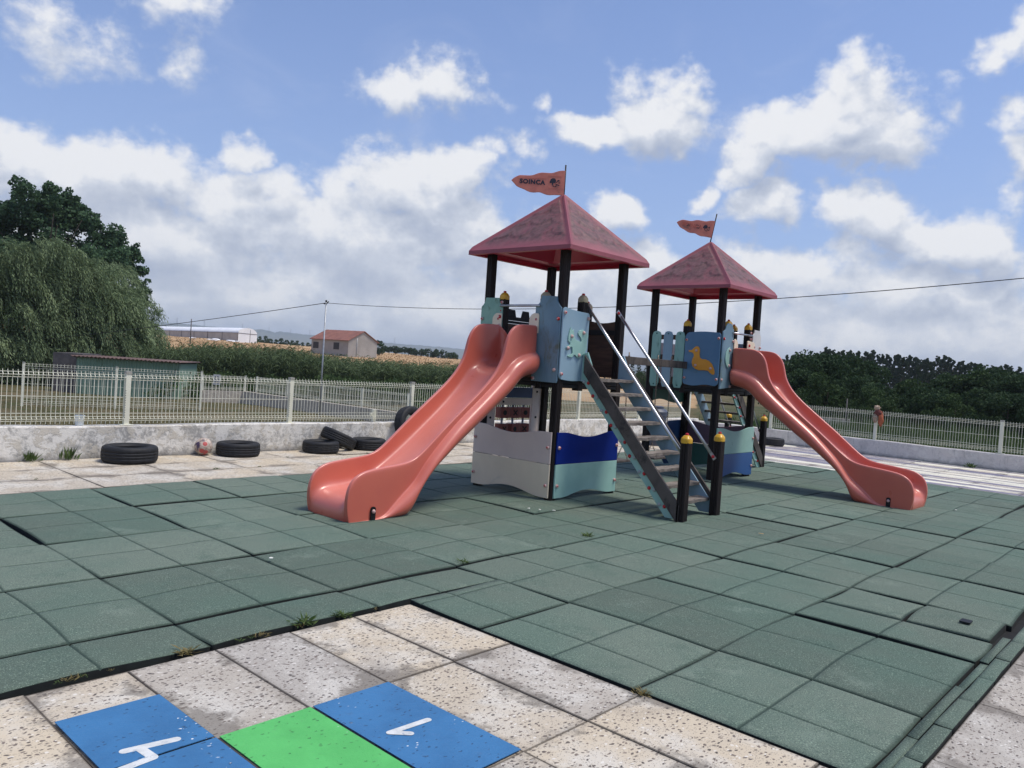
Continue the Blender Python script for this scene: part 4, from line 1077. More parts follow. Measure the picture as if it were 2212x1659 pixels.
def tower_two():
    root = thing('play_tower', 'farther play tower with yellow duck panel and coral slide running right', 'play tower', (9.71, 2.89, 0))
    deck(root); corner_posts(root)
    make_roof(root, off=(-.06, -.03))
    make_flag(root, (-.06, -.03, 3.50), (-.63, .77), R(9), True, sc=.00031, z0=.0)
    A = face_frame('-y'); B = face_frame('-x'); C_ = face_frame('+x'); D = face_frame('+y')
    lower_panel(A, root, -.555, .60, 'turq', 'navyg', split=.37)
    for u in (-.33, .29): short_post(root, A, u, 'yellowcap')
    out = [(-.585, 1.29), (-.275, 1.32), (-.275, 2.13), (-.30, 2.15), (-.33, 2.20), (-.37, 2.215), (-.45, 2.215), (-.50, 2.17), (-.52, 2.12), (-.585, 2.09)]
    panel(A, out, 'mossblue', root)
    for u, z, k in ((-.56, 1.99, 'r'), (-.30, 1.97, 'w'), (-.56, 1.42, 'p'), (-.31, 1.335, 'p')): bolt(A, u, z, root, kind=k)
    out = [(-.40, 1.60)]+[(-.40-.075*math.sin(PI*k/12)**.8, 1.60+.27*k/12) for k in range(0, 13)]
    panel(A, [(-.385, 1.585)]+[(-.40-.10*math.sin(PI*k/12)**.7, 1.585+.30*k/12) for k in range(1, 12)]+[(-.385, 1.885), (-.375, 1.86), (-.385, 1.735), (-.375, 1.61)], 'turq', root, 'moon_grip', .022, .034)
    for z in (1.625, 1.84): bolt(A, -.395, z, root, w=.034, kind='p')
    out = [(.335, 1.5), (.60, 1.5), (.60, 2.10), (.57, 2.12), (.545, 2.18), (.385, 2.185), (.375, 2.14), (.335, 2.10)]
    panel(A, out, 'white', root)
    for u, z in ((.37, 1.93), (.565, 1.93)): bolt(A, u, z, root, kind='w')
    for u0, u1 in ((-.27, -.155), (.14, .39)):
        out = [(u0, 1.84), (u1, 1.84), (u1, 1.93), (u1-.02, 1.98), (u1-.06, 2.0), (u0+.03, 2.01), (u0, 2.0)]
        panel(A, out, 'cream', root, 'cheek_plate', .022, .036)
    bolt(A, .19, 1.94, root, w=.036, kind='r')
    mb = MB(); mb.tube([A(-.32, .03, 2.09), A(.29, .03, 2.09)], .014, 10); mb.build('grab_bar', 'steel', root)
    for z in (2.13, 2.04): bolt(A, .29, z, root, w=.0, kind='w')
    make_slide(root, A, -.02, -.03, near=-1)
    # swing face: duck and pickets
    short_post(root, B, .02, 'yellowcap', top=2.16)
    out = []
    for k in range(0, 6): a = R(180+90*k/5); out.append((.085+.05*math.cos(a), 1.375+.05*math.sin(a)))
    for k in range(1, 9): out.append((.085+.44*k/9, 1.325-.012*math.sin(PI*2*k/9)))
    for k in range(0, 6): a = R(-90+90*k/5); out.append((.525+.06*math.cos(a), 1.385+.06*math.sin(a)))
    for k in range(0, 6): a = R(90*k/5); out.append((.545+.04*math.cos(a), 2.03+.04*math.sin(a)))
    for k in range(1, 9): out.append((.545-.42*k/9, 2.07+.012*math.sin(PI*k/9)))
    for k in range(0, 6): a = R(90+90*k/5); out.append((.115+.08*math.cos(a), 1.99+.08*math.sin(a)))
    panel(B, out, 'mossblue2', root)
    for u, z in ((.065, 1.96), (.56, 1.99), (.065, 1.42), (.565, 1.42)): bolt(B, u, z, root, kind='w')
    um = lambda X, Y: (.045+(X-800)*.00160, 2.065-(Y-1205)*.00167)
    cutout(B, DUCK, um, 'duck', root, 'duck_cutout')
    for X, Y in ((918, 1357), (917, 1482), (1066, 1503)): u, z = um(X, Y); bolt(B, u, z, root, w=.033, kind='p')
    for z in (1.385, 1.70, 1.99):
        mb = MB(); mb.box((-.50, -.03, z-.035), (-.03, .0, z+.035), fr=B); mb.build('picket_rail', 'brownwood', root, bevel=.003)
    for k, mm in enumerate(('turqpick', 'lightblue', 'turqpick')):
        u0 = -.515+.195*k; u1 = u0+.15
        out = [(u0+.025, 1.265), (u1-.025, 1.265), (u1, 1.33), (u1, 2.01), (u1-.02, 2.06), (u1-.055, 2.075), (u0+.055, 2.075), (u0+.02, 2.06), (u0, 2.01), (u0, 1.33)]
        p = panel(B, out, mm, root, 'picket', .002, .02)
        for z in (1.30, 2.04): 
            mb = MB(); mb.lathe([(.012, 0), (.012, .003), (.0002, .004)], B((u0+u1)/2, .02, z), np.array(B(0, 1, 0))-np.array(B(0, 0, 0)), 10); mb.build('bolt_cap', 'dgreen', p)
    # stairs at the back
    make_stairs(root, C_, -.13, .50, 'turq', 'lightblue')
    lower_panel(C_, root, -.56, .585, 'purple', 'dgreen', split=.40)
    short_post(root, C_, -.19, 'yellowcap')
    mb = MB(); mb.prism([(-.545, 1.36), (-.24, 1.36), (-.24, 1.98), (-.545, 1.98)], -.03, -.012, C_); mb.build('wall_panel', 'lightblue', root, bevel=.003)
    # far side
    n = 14; out = [(.52, 1.245), (-.52, 1.245)]+[(-.52+1.04*k/n, 1.04-.03*math.sin(2.2*PI*k/n)) for k in range(n+1)]
    mb = MB(); mb.prism(out, -.03, -.012, D); mb.build('skirt_panel', 'dgreen', root, bevel=.003)
    mb = MB(); mb.prism([(-.50, 1.38), (.50, 1.38), (.50, 1.92), (-.50, 1.92)], -.03, -.012, D); mb.build('wall_panel', 'lilac', root, bevel=.003)
    out = [(-.60, .06), (-.12, .06), (-.05, .12), (-.05, .60), (-.08, .68), (-.16, .73), (-.60, .745)]
    mb = MB(); mb.prism(out, .001, .019, D); mb.build('wall_panel', 'dblue', root, bevel=.004)
    return root
M['mossblue2'] = noisy('blue_panel_with_moss_patches', srgb(78, 116, 148), srgb(88, 126, 156), 2.5, .42, dirt=srgb(72, 98, 92), dirt_amt=.42, dirt_scale=3.5, bmp=.08)
M['turqpick'] = noisy('mossy_turquoise_picket', srgb(130, 172, 162), srgb(146, 186, 174), 4, .55, dirt=srgb(96, 132, 116), dirt_amt=.47, dirt_scale=9, stretch=(1, 1, .4), bmp=.1)
tower2 = tower_two()

# swing beam and swings -------------------------------------------------
bm_ = thing('swing_beam', 'weathered timber beam bridging the two play towers above the swings', 'beam', (6.86, 2.82, 0))
mb = MB(); mb.box((-.02, -.025, 1.545), (2.27, .02, 1.645)); mb.build('beam', 'greywood', bm_, bevel=.005)
for x in (.47, .80, 1.50, 1.85):
    mb = MB(); mb.tube([(x, 0, 1.51), (x, 0, 1.70)], .008, 8); mb.tube([(x, 0, 1.644), (x, 0, 1.655)], .017, 6); mb.build('eye_bolt', 'steeldark', bm_)
def chain(mb, a, b, pitch=.030):
    a = np.array(a); b = np.array(b); L = np.linalg.norm(b-a); n = max(2, int(L/pitch)); t = (b-a)/L
    s1 = unit(np.cross(t, np.array([.3, 1., .2]))); s2 = np.cross(t, s1)
    for k in range(n):
        c = a+t*(k+.5)*L/n; s = s1 if k % 2 else s2; w, h = .009, pitch*.62
        path = [c+t*h*math.sin(q)+s*w*math.cos(q) for q in np.linspace(0, 2*PI, 9)]
        mb.tube(path, .0032, 5, cap=False)
def swing(x0, x1, label):
    t = thing('swing', label, 'swing', (6.86+(x0+x1)/2, 2.82, 0), 0, 'swings hanging between the towers')
    h = (x1-x0)/2
    mb = MB(); mb.prism([(-h-.06, .285), (h+.06, .285), (h+.06, .315), (-h-.06, .315)], -.09, .09, lambda u, w, z: (u, w, z)); mb.build('seat', 'greywood', t, bevel=.006)
    for s in (-1, 1):
        mb = MB(); chain(mb, (s*h, 0, 1.52), (s*h, 0, .50))
        chain(mb, (s*h, 0, .50), (s*h, .085, .32)); chain(mb, (s*h, 0, .50), (s*h, -.085, .32))
        mb.build('chain', 'steeldark', t)
        mb = MB(); mb.tube([np.array((s*h, .0, 1.50))+np.array([.013*math.cos(q), 0, .03*math.sin(q)]) for q in np.linspace(0, 2*PI, 13)], .004, 6, cap=False); mb.build('shackle', 'steeldark', t)
swing(.47, .80, 'wooden swing seat on chains nearer the stairs of the nearer tower')
swing(1.50, 1.85, 'wooden swing seat on chains next to the tower with the duck panel')

# ================================================================== WALLS AND FENCES
def wall(name, label, x0, x1, y0, y1, zt, mat, zb=-1.2):
    mb = MB()
    n = max(1, int(max(x1-x0, y1-y0)/.5)); ax = 0 if x1-x0 > y1-y0 else 1
    rows = []
    L = (x1-x0) if ax == 0 else (y1-y0); W = (y1-y0) if ax == 0 else (x1-x0)
    for k in range(n+1):
        s = L*k/n; dz = .006*math.sin(s*1.7)+.004*math.sin(s*5.1); e = .004*math.sin(s*3.3)
        sec = [(0+e, zb), (0+e, zt-.012+dz), (.012+e, zt+dz), (W-.012, zt+dz), (W, zt-.012+dz), (W, zb)]
        rows.append([(x0+s, y0+w, z) if ax == 0 else (x0+w, y0+s, z) for w, z in sec])
    mb.grid(rows if ax == 0 else [r for r in rows], smooth=False)
    mb.add([rows[0][i] for i in range(6)], [tuple(range(6))]); mb.add([rows[-1][i] for i in range(6)], [tuple(range(6))[::-1]])
    o = mb.build(name, mat); return tag(o, label, 'wall')
wall('boundary_wall', 'low flaking lime-rendered wall behind the row of tyres', -7.1, 17.2, 7.0, 7.2, .385, 'plaster')
wall('boundary_wall', 'low smooth pale concrete wall on the right beyond the farther slide', 17.02, 17.22, -9.2, 6.998, .325, 'concrete')

def panel_mesh(length, height=.60, pitch=.05, r=.0027, name='mesh_panel'):
    mb = MB()
    k = height/.60
    zs = [0, .035*k, .058*k, .08*k, .125*k, .32*k, .54*k, .557*k, .575*k, .60*k, .60*k+.02]
    ws = [0, 0, -.022, 0, 0, 0, 0, -.028, -.028, 0, 0]
    prof = [(0, 0.0), (0, .035*k), (-.028, .06*k), (0, .085*k), (0, .125*k), (0, .535*k), (-.030, .565*k), (0, .595*k), (0, .60*k+.022)]
    n = int(length/pitch)
    def wire(x):
        vs = []
        for w, z in prof:
            vs += [(x-r, w-r, z), (x+r, w-r, z), (x+r, w+r, z), (x-r, w+r, z)]
        fs = []
        for i in range(len(prof)-1):
            for q in range(4): fs.append((i*4+q, i*4+(q+1) % 4, i*4+4+(q+1) % 4, i*4+4+q))
        mb.add(vs, fs)
    for i in range(n+1): wire(i*length/n)
    for w, z in ((0, .035*k), (-.028, .06*k), (0, .085*k), (0, .125*k), (0, .32*k), (0, .535*k), (-.030, .565*k), (0, .595*k)):
        q = r*1.15; mb.box((0, w+r, z-q), (length, w+r+2*q, z+q))
    return mb
def fence(name, label, origin, rz, span, count, height=.60, start=0, mat='fencewhite', slope=0, pr=.0027, pitch=.05, postw=.03, zpost=0, base=True):
    t = thing(name, label, 'fence', origin, rz)
    mb = panel_mesh(span-2*postw-.01, height, pitch, pr)
    p0 = mb.build('mesh_panel', mat, t); p0.location = (postw+.005, 0, .02)
    pm = MB(); h = height+.03
    pm.box((-postw, -postw*.9, 0), (postw, postw*.9, h))
    if base: pm.box((-.075, -.05, .0), (.075, .05, .008))
    pm.box((-postw-.004, -postw-.004, h), (postw+.004, postw+.004, h+.03), 1)
    for i in range(12): pm.box((-postw-.001, -postw*.9-.002, .09+i*.03*height/.6), (-postw+.006, -postw*.9, .10+i*.03*height/.6), 2)
    q0 = pm.build('fence_post', [mat, 'capgrey', 'black'], t, bevel=.002)
    for k in range(count):
        if k: 
            c = p0.copy(); COL.objects.link(c); c.parent = t; c.location = (postw+.005+k*span, 0, .02+slope*k*span); 
        c = q0.copy() if k else q0
        if k: COL.objects.link(c); c.parent = t
        c.location = (k*span, 0, slope*k*span+zpost)
        if slope: pass
    c = q0.copy(); COL.objects.link(c); c.parent = t; c.location = (count*span, 0, slope*count*span)
    if slope:
        for c in t.children:
            if c.name.startswith('mesh_panel'): c.rotation_euler = (0, -math.atan(slope), 0)
    return t
fence('mesh_fence', 'cream wire mesh fence standing on the flaking wall behind the tyres', (3.12-2.28*4, 7.07, .385), 0, 2.28, 10)
fence('mesh_fence', 'cream wire mesh fence standing on the smooth concrete wall at right', (17.10, -4.40-2.36, .325), PI/2, 2.36, 5)
# back fences ---------------------------------------------------------
def fence_between(label, a, b, span, height, name='mesh_fence', pr=.004, pitch=.1, postw=.035):
    a = np.array(a); b = np.array(b); L = math.hypot(*(b-a)[:2]); n = max(1, round(L/span)); sp = L/n
    return fence(name, label, tuple(a), math.atan2(b[1]-a[1], b[0]-a[0]), sp, n, height, slope=(b[2]-a[2])/L, pr=pr, pitch=pitch, postw=postw, base=False)
g1 = far(48, 853, 30); g2 = far(433, 868, 30)
g1[2] = -1.0; g2[2] = -1.0
fence_between('tall wire fence in front of the green shed', g1, g2, 2.5, 1.42)
r0 = far(437.5, 843, 36); r1 = far(529, 845, 36); r2 = far(553.5, 847, 35.5); r3 = far(880, 893, 26.3)
fence_between('short far wire fence carrying a small white sign', r0, r1, 1.0*2.0, .62)
fence_between('wire fence running down along the grey ramp wall', r2, r3, 2.5, .62)
def wall_between(name, label, a, b, th, depth, mat='greyconc'):
    a = np.array(a, float); b = np.array(b, float); d = unit(np.array([b[0]-a[0], b[1]-a[1], 0])); n = np.array([-d[1], d[0], 0])*th/2
    mb = MB(); vs = [a-n, b-n, b+n, a+n]; lo = [p*np.array([1, 1, 0])+np.array([0, 0, min(p[2], q[2])-depth]) for p, q in ((a-n, b), (b-n, a), (b+n, a), (a+n, b))]
    mb.add([*lo, *vs], [(0, 3, 2, 1), (4, 5, 6, 7), (0, 1, 5, 4), (1, 2, 6, 5), (2, 3, 7, 6), (3, 0, 4, 7)])
    return tag(mb.build(name, mat), label, 'wall')
wall_between('garden_wall', 'grey wall end below the small white sign', r0, r1+np.array([.02, 0, 0]), .2, 1.2)
wall_between('ramp_wall', 'long grey sloping wall of the ramp beyond the fence', r1, far(905, 896.5, 25.5), .25, 1.4)
bw0 = far(1762, 898, 33); bw1 = far(1836, 906, 33); bw0[2] = .20; bw1[2] = .20
wall_between('block_wall', 'low grey block wall seen through the fence behind the farther slide', bw0, bw1, .2, 1.2)

# sign on the far fence
sg = thing('notice_sign', 'small white no-smoking style notice on the far fence', 'sign', tuple(far(468, 831, 33)))
q = far(468, 831, 33); lx = unit(np.array([RT[0], RT[1], 0]))
S_ = lambda u, w, z: tuple(lx*u+np.array([-FW[0], -FW[1], 0])*w+np.array([0, 0, z]))
mb = MB(); mb.box((-.14, 0, 0), (.14, .01, .40), fr=S_); mb.build('board', 'white', sg)
mb = MB()
mb.tube([S_(.08*math.cos(a), .016, .26+.08*math.sin(a)) for a in np.linspace(0, 2*PI, 17)], .010, 6, cap=False)
mb.tube([S_(-.055, .016, .315), S_(.055, .016, .205)], .010, 6)
mb.box((-.10, .011, .06), (.10, .014, .085), fr=S_); mb.box((-.08, .011, .11), (.08, .014, .13), fr=S_)
mb.build('sign_marks', 'ink', sg)

# small white things on the wall behind the fence
t_ = thing('plastic_pot', 'translucent white plastic pot on the wall behind the fence', 'pot', (2.62, 7.15, .38))
mb = MB(); mb.lathe([(.044, 0), (.055, .11), (.060, .112), (.060, .12), (.051, .12), (.042, .01)], (0, 0, 0), n=20); mb.build('pot_body', 'pot', t_) if 'pot' in M else None
M['pot'] = noisy('milky_plastic', srgb(206, 212, 214), srgb(216, 222, 224), 8, .4, bmp=0)
mb.build('pot_body', 'pot', t_)
t_ = thing('plastic_pipe', 'short white square pipe upright behind the fence near the slide', 'pipe', (6.98, 7.15, .37))
mb = MB(); mb.box((-.03, -.03, 0), (.03, .03, .21)); mb.build('pipe_body', 'fencewhite', t_, bevel=.004)
mb = MB(); mb.box((-.075, -.02, .11), (-.031, .02, .15)); mb.build('pipe_branch', 'fencewhite', t_, bevel=.004)

# cloth tied to a fence post
cl = thing('tied_rag', 'crumpled rust and brown rag tied to the right fence post', 'rag', (17.06, 2.66, .68))
def rag(seed, c, s, mat, nm):
    r_ = random.Random(seed); bm = bmesh.new(); bmesh.ops.create_icosphere(bm, subdivisions=3, radius=1)
    ph = [r_.uniform(0, 6) for _ in range(6)]
    for v in bm.verts:
        n = v.co.normalized(); k = 1+.22*math.sin(5*n.x+ph[0])*math.sin(6*n.z+ph[1])+.14*math.sin(11*n.y+ph[2]+3*n.z)+.08*math.sin(17*n.z+9*n.x+ph[3])
        v.co = Vector((n.x*s[0]*k+c[0], n.y*s[1]*k+c[1], n.z*s[2]*k+c[2]))
    me = bpy.data.meshes.new(nm); bm.to_mesh(me); bm.free(); me.materials.append(M[mat])
    for p in me.polygons: p.use_smooth = True
    o = bpy.data.objects.new(nm, me); COL.objects.link(o); o.parent = cl
M['rust'] = noisy('rust_orange_cloth', srgb(176, 98, 66), srgb(150, 84, 60), 20, .9, bmp=.5)
M['maroon'] = noisy('maroon_cloth', srgb(92, 44, 46), srgb(112, 62, 54), 20, .9, bmp=.5)
M['tancloth'] = noisy('tan_cloth', srgb(150, 124, 100), srgb(176, 160, 142), 20, .9, bmp=.5)
rag(1, (0, -.03, .24), (.05, .075, .07), 'maroon', 'cloth_knot'); rag(2, (0, -.09, .10), (.04, .05, .14), 'rust', 'cloth_tail'); rag(3, (-.01, .02, .12), (.05, .05, .10), 'tancloth', 'cloth_fold'); rag(5, (0, .0, .35), (.04, .06, .05), 'tancloth', 'cloth_end')

# ================================================================== TYRES, BALL, BIN
def tyre_mesh(Rr=.315, w=.19):
    mb = MB(); n = 72; rows = []
    prof = [(.60*Rr, -.36*w), (.66*Rr, -.46*w), (.78*Rr, -.52*w), (.90*Rr, -.50*w), (.965*Rr, -.42*w), (.985*Rr, -.33*w), (.995*Rr, -.2*w), (.985*Rr, -.19*w), (.985*Rr, -.165*w), (1.0*Rr, -.155*w), (1.0*Rr, -.02*w), (.986*Rr, -.012*w)]
    prof = prof+[(r, -z) for r, z in prof[::-1]]
    prof += [(.58*Rr, .30*w), (.64*Rr, .27*w), (.80*Rr, .25*w), (.84*Rr, 0), (.80*Rr, -.25*w), (.64*Rr, -.27*w), (.58*Rr, -.30*w)]
    for k in range(n):
        a = 2*PI*k/n; row = []
        for i, (r, z) in enumerate(prof):
            q = r
            if 5 <= i <= 18 and k % 3 == 0: q = r-.004
            row.append((q*math.cos(a), q*math.sin(a), z))
        rows.append(row)
    rows.append(rows[0]); mb.grid(rows, closed=True); return mb
TY = None
def tyre(label, loc, rot=(0, 0, 0), s=1.0):
    global TY
    t = thing('tyre', label, 'tyre', loc, 0, 'old car tyres lying along the walls'); t.rotation_euler = rot; t.scale = (s, s, s)
    if TY is None: o = tyre_mesh().build('tyre_rubber', 'tyre', weld=.0001); TY = o
    else: o = TY.copy(); COL.objects.link(o)
    o.parent = t
    return t
tyre('largest black tyre lying flat left of the ball', (3.00, 6.60, .098), (0, 0, .3), .98)
tyre('black tyre lying flat right of the ball', (4.44, 6.72, .089), (0, 0, 1.3), .89)
tyre('black tyre lying flat under the edge of a leaning tyre', (5.70, 6.68, .083), (0, 0, 2.0), .83)
tyre('black tyre leaning tilted on top of another tyre', (6.10, 6.82, .175), (R(10), R(22), R(10)), .86)
tyre('black tyre lying flat half hidden by the foot of the nearer slide', (6.60, 6.75, .085), (0, 0, .7), .85)
tyre('black tyre leaning upright on the wall behind the nearer slide', (7.50, 6.86, .36), (R(80), 0, R(8)), .95)
tyre('lone black tyre lying by the right wall behind the farther stairs', (16.3, 4.62, .092), (0, 0, .2), .85)

def ball_mat():
    m, t, b = new_mat('scuffed_football_cover'); co = coords(t)
    v = t.voro(co, 11, 'F1', 'Distance'); vc = t.voro(co, 11, 'F1', 'Color'); s = t.n.new('ShaderNodeSeparateColor'); t.l.new(vc, s.inputs[0])
    c = t.mix(t.ss(t.noise(co, 14, 4, .6), .4, .7), srgb(190, 176, 164), srgb(150, 130, 116))
    c = t.mix(t.math('MULTIPLY', t.ss(v, .42, .36), t.ss(s.outputs[0], .55, .58)), c, srgb(176, 78, 76))
    c = t.mix(t.ss(t.noise(t.vec('MULTIPLY', co, (1, 1, 2.4)), 7, 3, .5, 1.2), .60, .63), c, srgb(60, 48, 84))
    e = t.voro(co, 11, 'DISTANCE_TO_EDGE', 'Distance'); c = t.mix(t.ss(e, .03, .01), c, srgb(120, 100, 92))
    t.put(b.inputs['Base Color'], c); b.inputs['Roughness'].default_value = .6; bump(t, b, t.ss(e, .0, .05), .4, .004); return m
M['ball'] = ball_mat()
bm = bmesh.new(); bmesh.ops.create_icosphere(bm, subdivisions=4, radius=.112); me = bpy.data.meshes.new('football'); bm.to_mesh(me); bm.free()
for p in me.polygons: p.use_smooth = True
me.materials.append(M['ball']); bo = bpy.data.objects.new('football', me); COL.objects.link(bo); bo.location = (4.03, 6.86, .114); bo.rotation_euler = (.4, .9, 1.2)
tag(bo, 'scuffed white and red football between two tyres at the wall', 'ball')

# dark bin seen under the farther tower
M['bin'] = noisy('slate_grey_plastic', srgb(64, 70, 84), srgb(74, 80, 94), 8, .5, bmp=.05)
bn = thing('litter_bin', 'round slate grey bin seen through the farther tower', 'bin', (12.9, 5.6, 0.0))
mb = MB(); mb.lathe([(.17, 0), (.22, .60), (.235, .61), (.235, .66)], (0, 0, 0), n=24); mb.build('bin_body', 'bin', bn)
mb = MB(); mb.lathe([(.24, .661), (.24, .69), (.19, .74), (.15, .75), (.15, .79), (.13, .80)], (0, 0, 0), n=24); mb.build('bin_lid', 'bin', bn)

# ================================================================== BUILDINGS
M['shedgreen'] = noisy('green_corrugated_sheet', srgb(124, 150, 130), srgb(134, 160, 140), .8, .6, dirt=srgb(98, 114, 100), dirt_amt=.45, dirt_scale=1.2, bmp=0)
M['rustroof'] = noisy('rusty_corrugated_roof', srgb(112, 90, 84), srgb(88, 70, 66), 2, .8, bmp=0)
M['darktimber'] = noisy('dark_shed_gable', srgb(74, 70, 72), srgb(92, 88, 88), 3, .8, bmp=.1)
sb = far(162, 846, 39); sb2 = far(383, 861, 37.5); sb[2] = sb2[2] = -1.35
sh = thing('shed', 'long green corrugated shed with rusty roof under the willow', 'shed', tuple((sb+sb2)/2))
d = unit(sb2-sb); L = np.linalg.norm(sb2-sb); nb = np.array([-d[1], d[0], 0]); 
if nb@(CAM-sb) > 0: nb = -nb
mid = (sb+sb2)/2
SF = lambda u, w, z: tuple(d*u+nb*w+np.array([0, 0, z]))
mb = MB(); n = 150; pts = []
for k in range(n+1):
    u = -L/2+L*k/n; w = .03*math.sin(2*PI*k/4+.3); pts.append((u, w))
mb.grid([[SF(u, w, 0) for u, w in pts], [SF(u, w, 1.90) for u, w in pts]][::-1], smooth=False); mb.build('front_wall', 'shedgreen', sh)
mb = MB(); mb.prism([(0, 0), (2.6, 0), (2.6, 1.88), (0, 1.90)], -L/2-.05, -L/2, lambda w, u, z: SF(u, w, z)); mb.build('gable_wall', 'darktimber', sh)
mb = MB(); mb.box((-L/2-1.3, .7, 0), (-L/2-.06, 2.6, 2.0), fr=SF); mb.build('side_annex', 'darktimber', sh)
mb = MB(); mb.box((-L/2, 2.55, 0), (L/2, 2.6, 1.85), fr=SF); mb.box((L/2-.05, 0.05, 0), (L/2, 2.55, 1.84), fr=SF); mb.build('back_wall', 'shedgreen', sh)
mb = MB(); rr = []
for k in range(161):
    u = -L/2-.15+(L+.3)*k/160; z = .022*math.cos(2*PI*k/6)
    rr.append([SF(u, -.25, 1.93+z), SF(u, 2.8, 1.92+z), SF(u, 2.8, 1.89+z), SF(u, -.25, 1.90+z)])
mb.grid(rr, closed=True); mb.build('shed_roof', 'rustroof', sh)

# farm house
M['tiles'] = noisy('terracotta_tiles', srgb(124, 80, 68), srgb(142, 94, 80), .9, .85, dirt=srgb(112, 72, 60), dirt_amt=.45, dirt_scale=1.4, bmp=.6, bscale=6, bdist=.1)
M['housewall'] = noisy('grey_render', srgb(146, 142, 138), srgb(158, 154, 150), .5, .9, dirt=srgb(146, 140, 134), dirt_amt=.45, dirt_scale=.9, bmp=.1)
M['dark'] = noisy('dark_opening', srgb(40, 38, 40), srgb(52, 50, 52), 4, .8, bmp=0)
hc = far(751, 769, 150); a = far(672, 757, 157); b = far(813, 774, 156)
for q in (hc, a, b): q[2] = .2
hs = thing('farmhouse', 'grey farmhouse with terracotta tiled gable roof in the fields', 'house', tuple(hc))
ea = a-hc; eb = b-hc; La, Lb = np.linalg.norm(ea), np.linalg.norm(eb); ua, ub = ea/La, eb/Lb; eave = 3.75; rid = 5.55
HF = lambda p, q, z: tuple(ua*p+ub*q+np.array([0, 0, z]))
mb = MB()
A0, B0 = [(0, 0), (La, 0), (La, Lb), (0, Lb)], eave
mb.add([HF(p, q, -1.0) for p, q in A0]+[HF(p, q, eave) for p, q in A0]+[HF(0, Lb/2, rid), HF(La, Lb/2, rid)], [(0, 1, 5, 4), (2, 3, 7, 6), (0, 4, 8, 7, 3), (1, 2, 6, 9, 5)])
mb.build('walls', 'housewall', hs)
mb = MB(); ov = .35; th = .12
for sgn in (0, 1):
    q0 = -ov if sgn == 0 else Lb+ov; z0 = eave-(rid-eave)/(Lb/2)*ov
    P4 = [HF(-.25, q0, z0), HF(La+.25, q0, z0), HF(La+.25, Lb/2, rid+.05), HF(-.25, Lb/2, rid+.05)]
    Q4 = [tuple(np.array(p)+np.array([0, 0, th])) for p in P4]
    mb.add(P4+Q4, [(0, 1, 2, 3), (4, 5, 6, 7), (0, 1, 5, 4), (1, 2, 6, 5), (2, 3, 7, 6), (3, 0, 4, 7)])
mb.build('roof', 'tiles', hs)
for p0, p1, z0, z1 in ((La*.24, La*.24+.9*La/6, 1.9, 3.2), (La*.80, La*.80+.9*La/6, 1.9, 3.1)):
    mb = MB(); mb.add([HF(p0, -.04, z0), HF(p1, -.04, z0), HF(p1, -.04, z1), HF(p0, -.04, z1), HF(p0, .1, z0), HF(p1, .1, z0), HF(p1, .1, z1), HF(p0, .1, z1)], [(0, 1, 2, 3), (0, 1, 5, 4), (1, 2, 6, 5), (2, 3, 7, 6), (3, 0, 4, 7)])
    w = mb.build('window', 'dark', hs)
mb = MB(); mb.tube([HF(-.06, Lb*.28, 0), HF(-.06, Lb*.28, 4.3)], .06, 6); mb.build('drain_pipe', 'galv', hs)

# greenhouse
M['plastic'] = noisy('white_greenhouse_film', srgb(226, 228, 232), srgb(236, 238, 240), .3, .5, bmp=.1)
M['shadenet'] = noisy('grey_shade_net', srgb(168, 162, 158), srgb(184, 178, 172), .4, .9, bmp=0)
gA = far(554.7, 737, 200); gB = far(513.8, 734, 193); gC = far(300, 722, 268)
for q in (gA, gB, gC): q[2] = 2.55
gh = thing('greenhouse', 'long white plastic tunnel greenhouse on the golden hill', 'greenhouse', tuple(gB))
e1 = gA-gB; e2 = gC-gB; W1, L2 = np.linalg.norm(e1), np.linalg.norm(e2); u1, u2 = e1/W1, e2/L2
GF = lambda w, l, z: tuple(u1*w+u2*l+np.array([0, 0, z]))
arc = [(W1*(.5-.5*math.cos(PI*k/12)), 2.0+1.35*math.sin(PI*k/12)) for k in range(13)]
mb = MB(); mb.grid([[GF(w, l, z) for w, z in arc] for l in np.linspace(0, L2, 16)], smooth=False); mb.build('film_roof', 'plastic', gh)
mb = MB(); mb.add([GF(w, 0, z) for w, z in arc]+[GF(W1, 0, -.5), GF(0, 0, -.5)], [tuple(range(15))]); mb.build('end_wall', 'plastic', gh)
mb = MB(); mb.add([GF(0, 0, -.5), GF(0, L2, -.5), GF(0, L2, 2.0), GF(0, 0, 2.0)], [(0, 1, 2, 3)]); mb.add([GF(W1, 0, -.5), GF(W1, L2, -.5), GF(W1, L2, 2.0), GF(W1, 0, 2.0)], [(0, 1, 2, 3)]); mb.build('side_net', 'shadenet', gh)
mb = MB()
for l in np.linspace(0, L2, 9): mb.tube([GF(-.05, l, -.5), GF(-.05, l, 2.1)], .06, 5)
mb.tube([GF(-.06, 0, 2.0), GF(-.06, L2, 2.0)], .05, 5); mb.tube([GF(W1*.62, -.05, 0), GF(W1*.62, -.05, 2.9)], .05, 5); mb.tube([GF(0, -.05, 2.0), GF(W1, -.05, 2.0)], .05, 5); mb.build('frame', 'darktimber', gh)
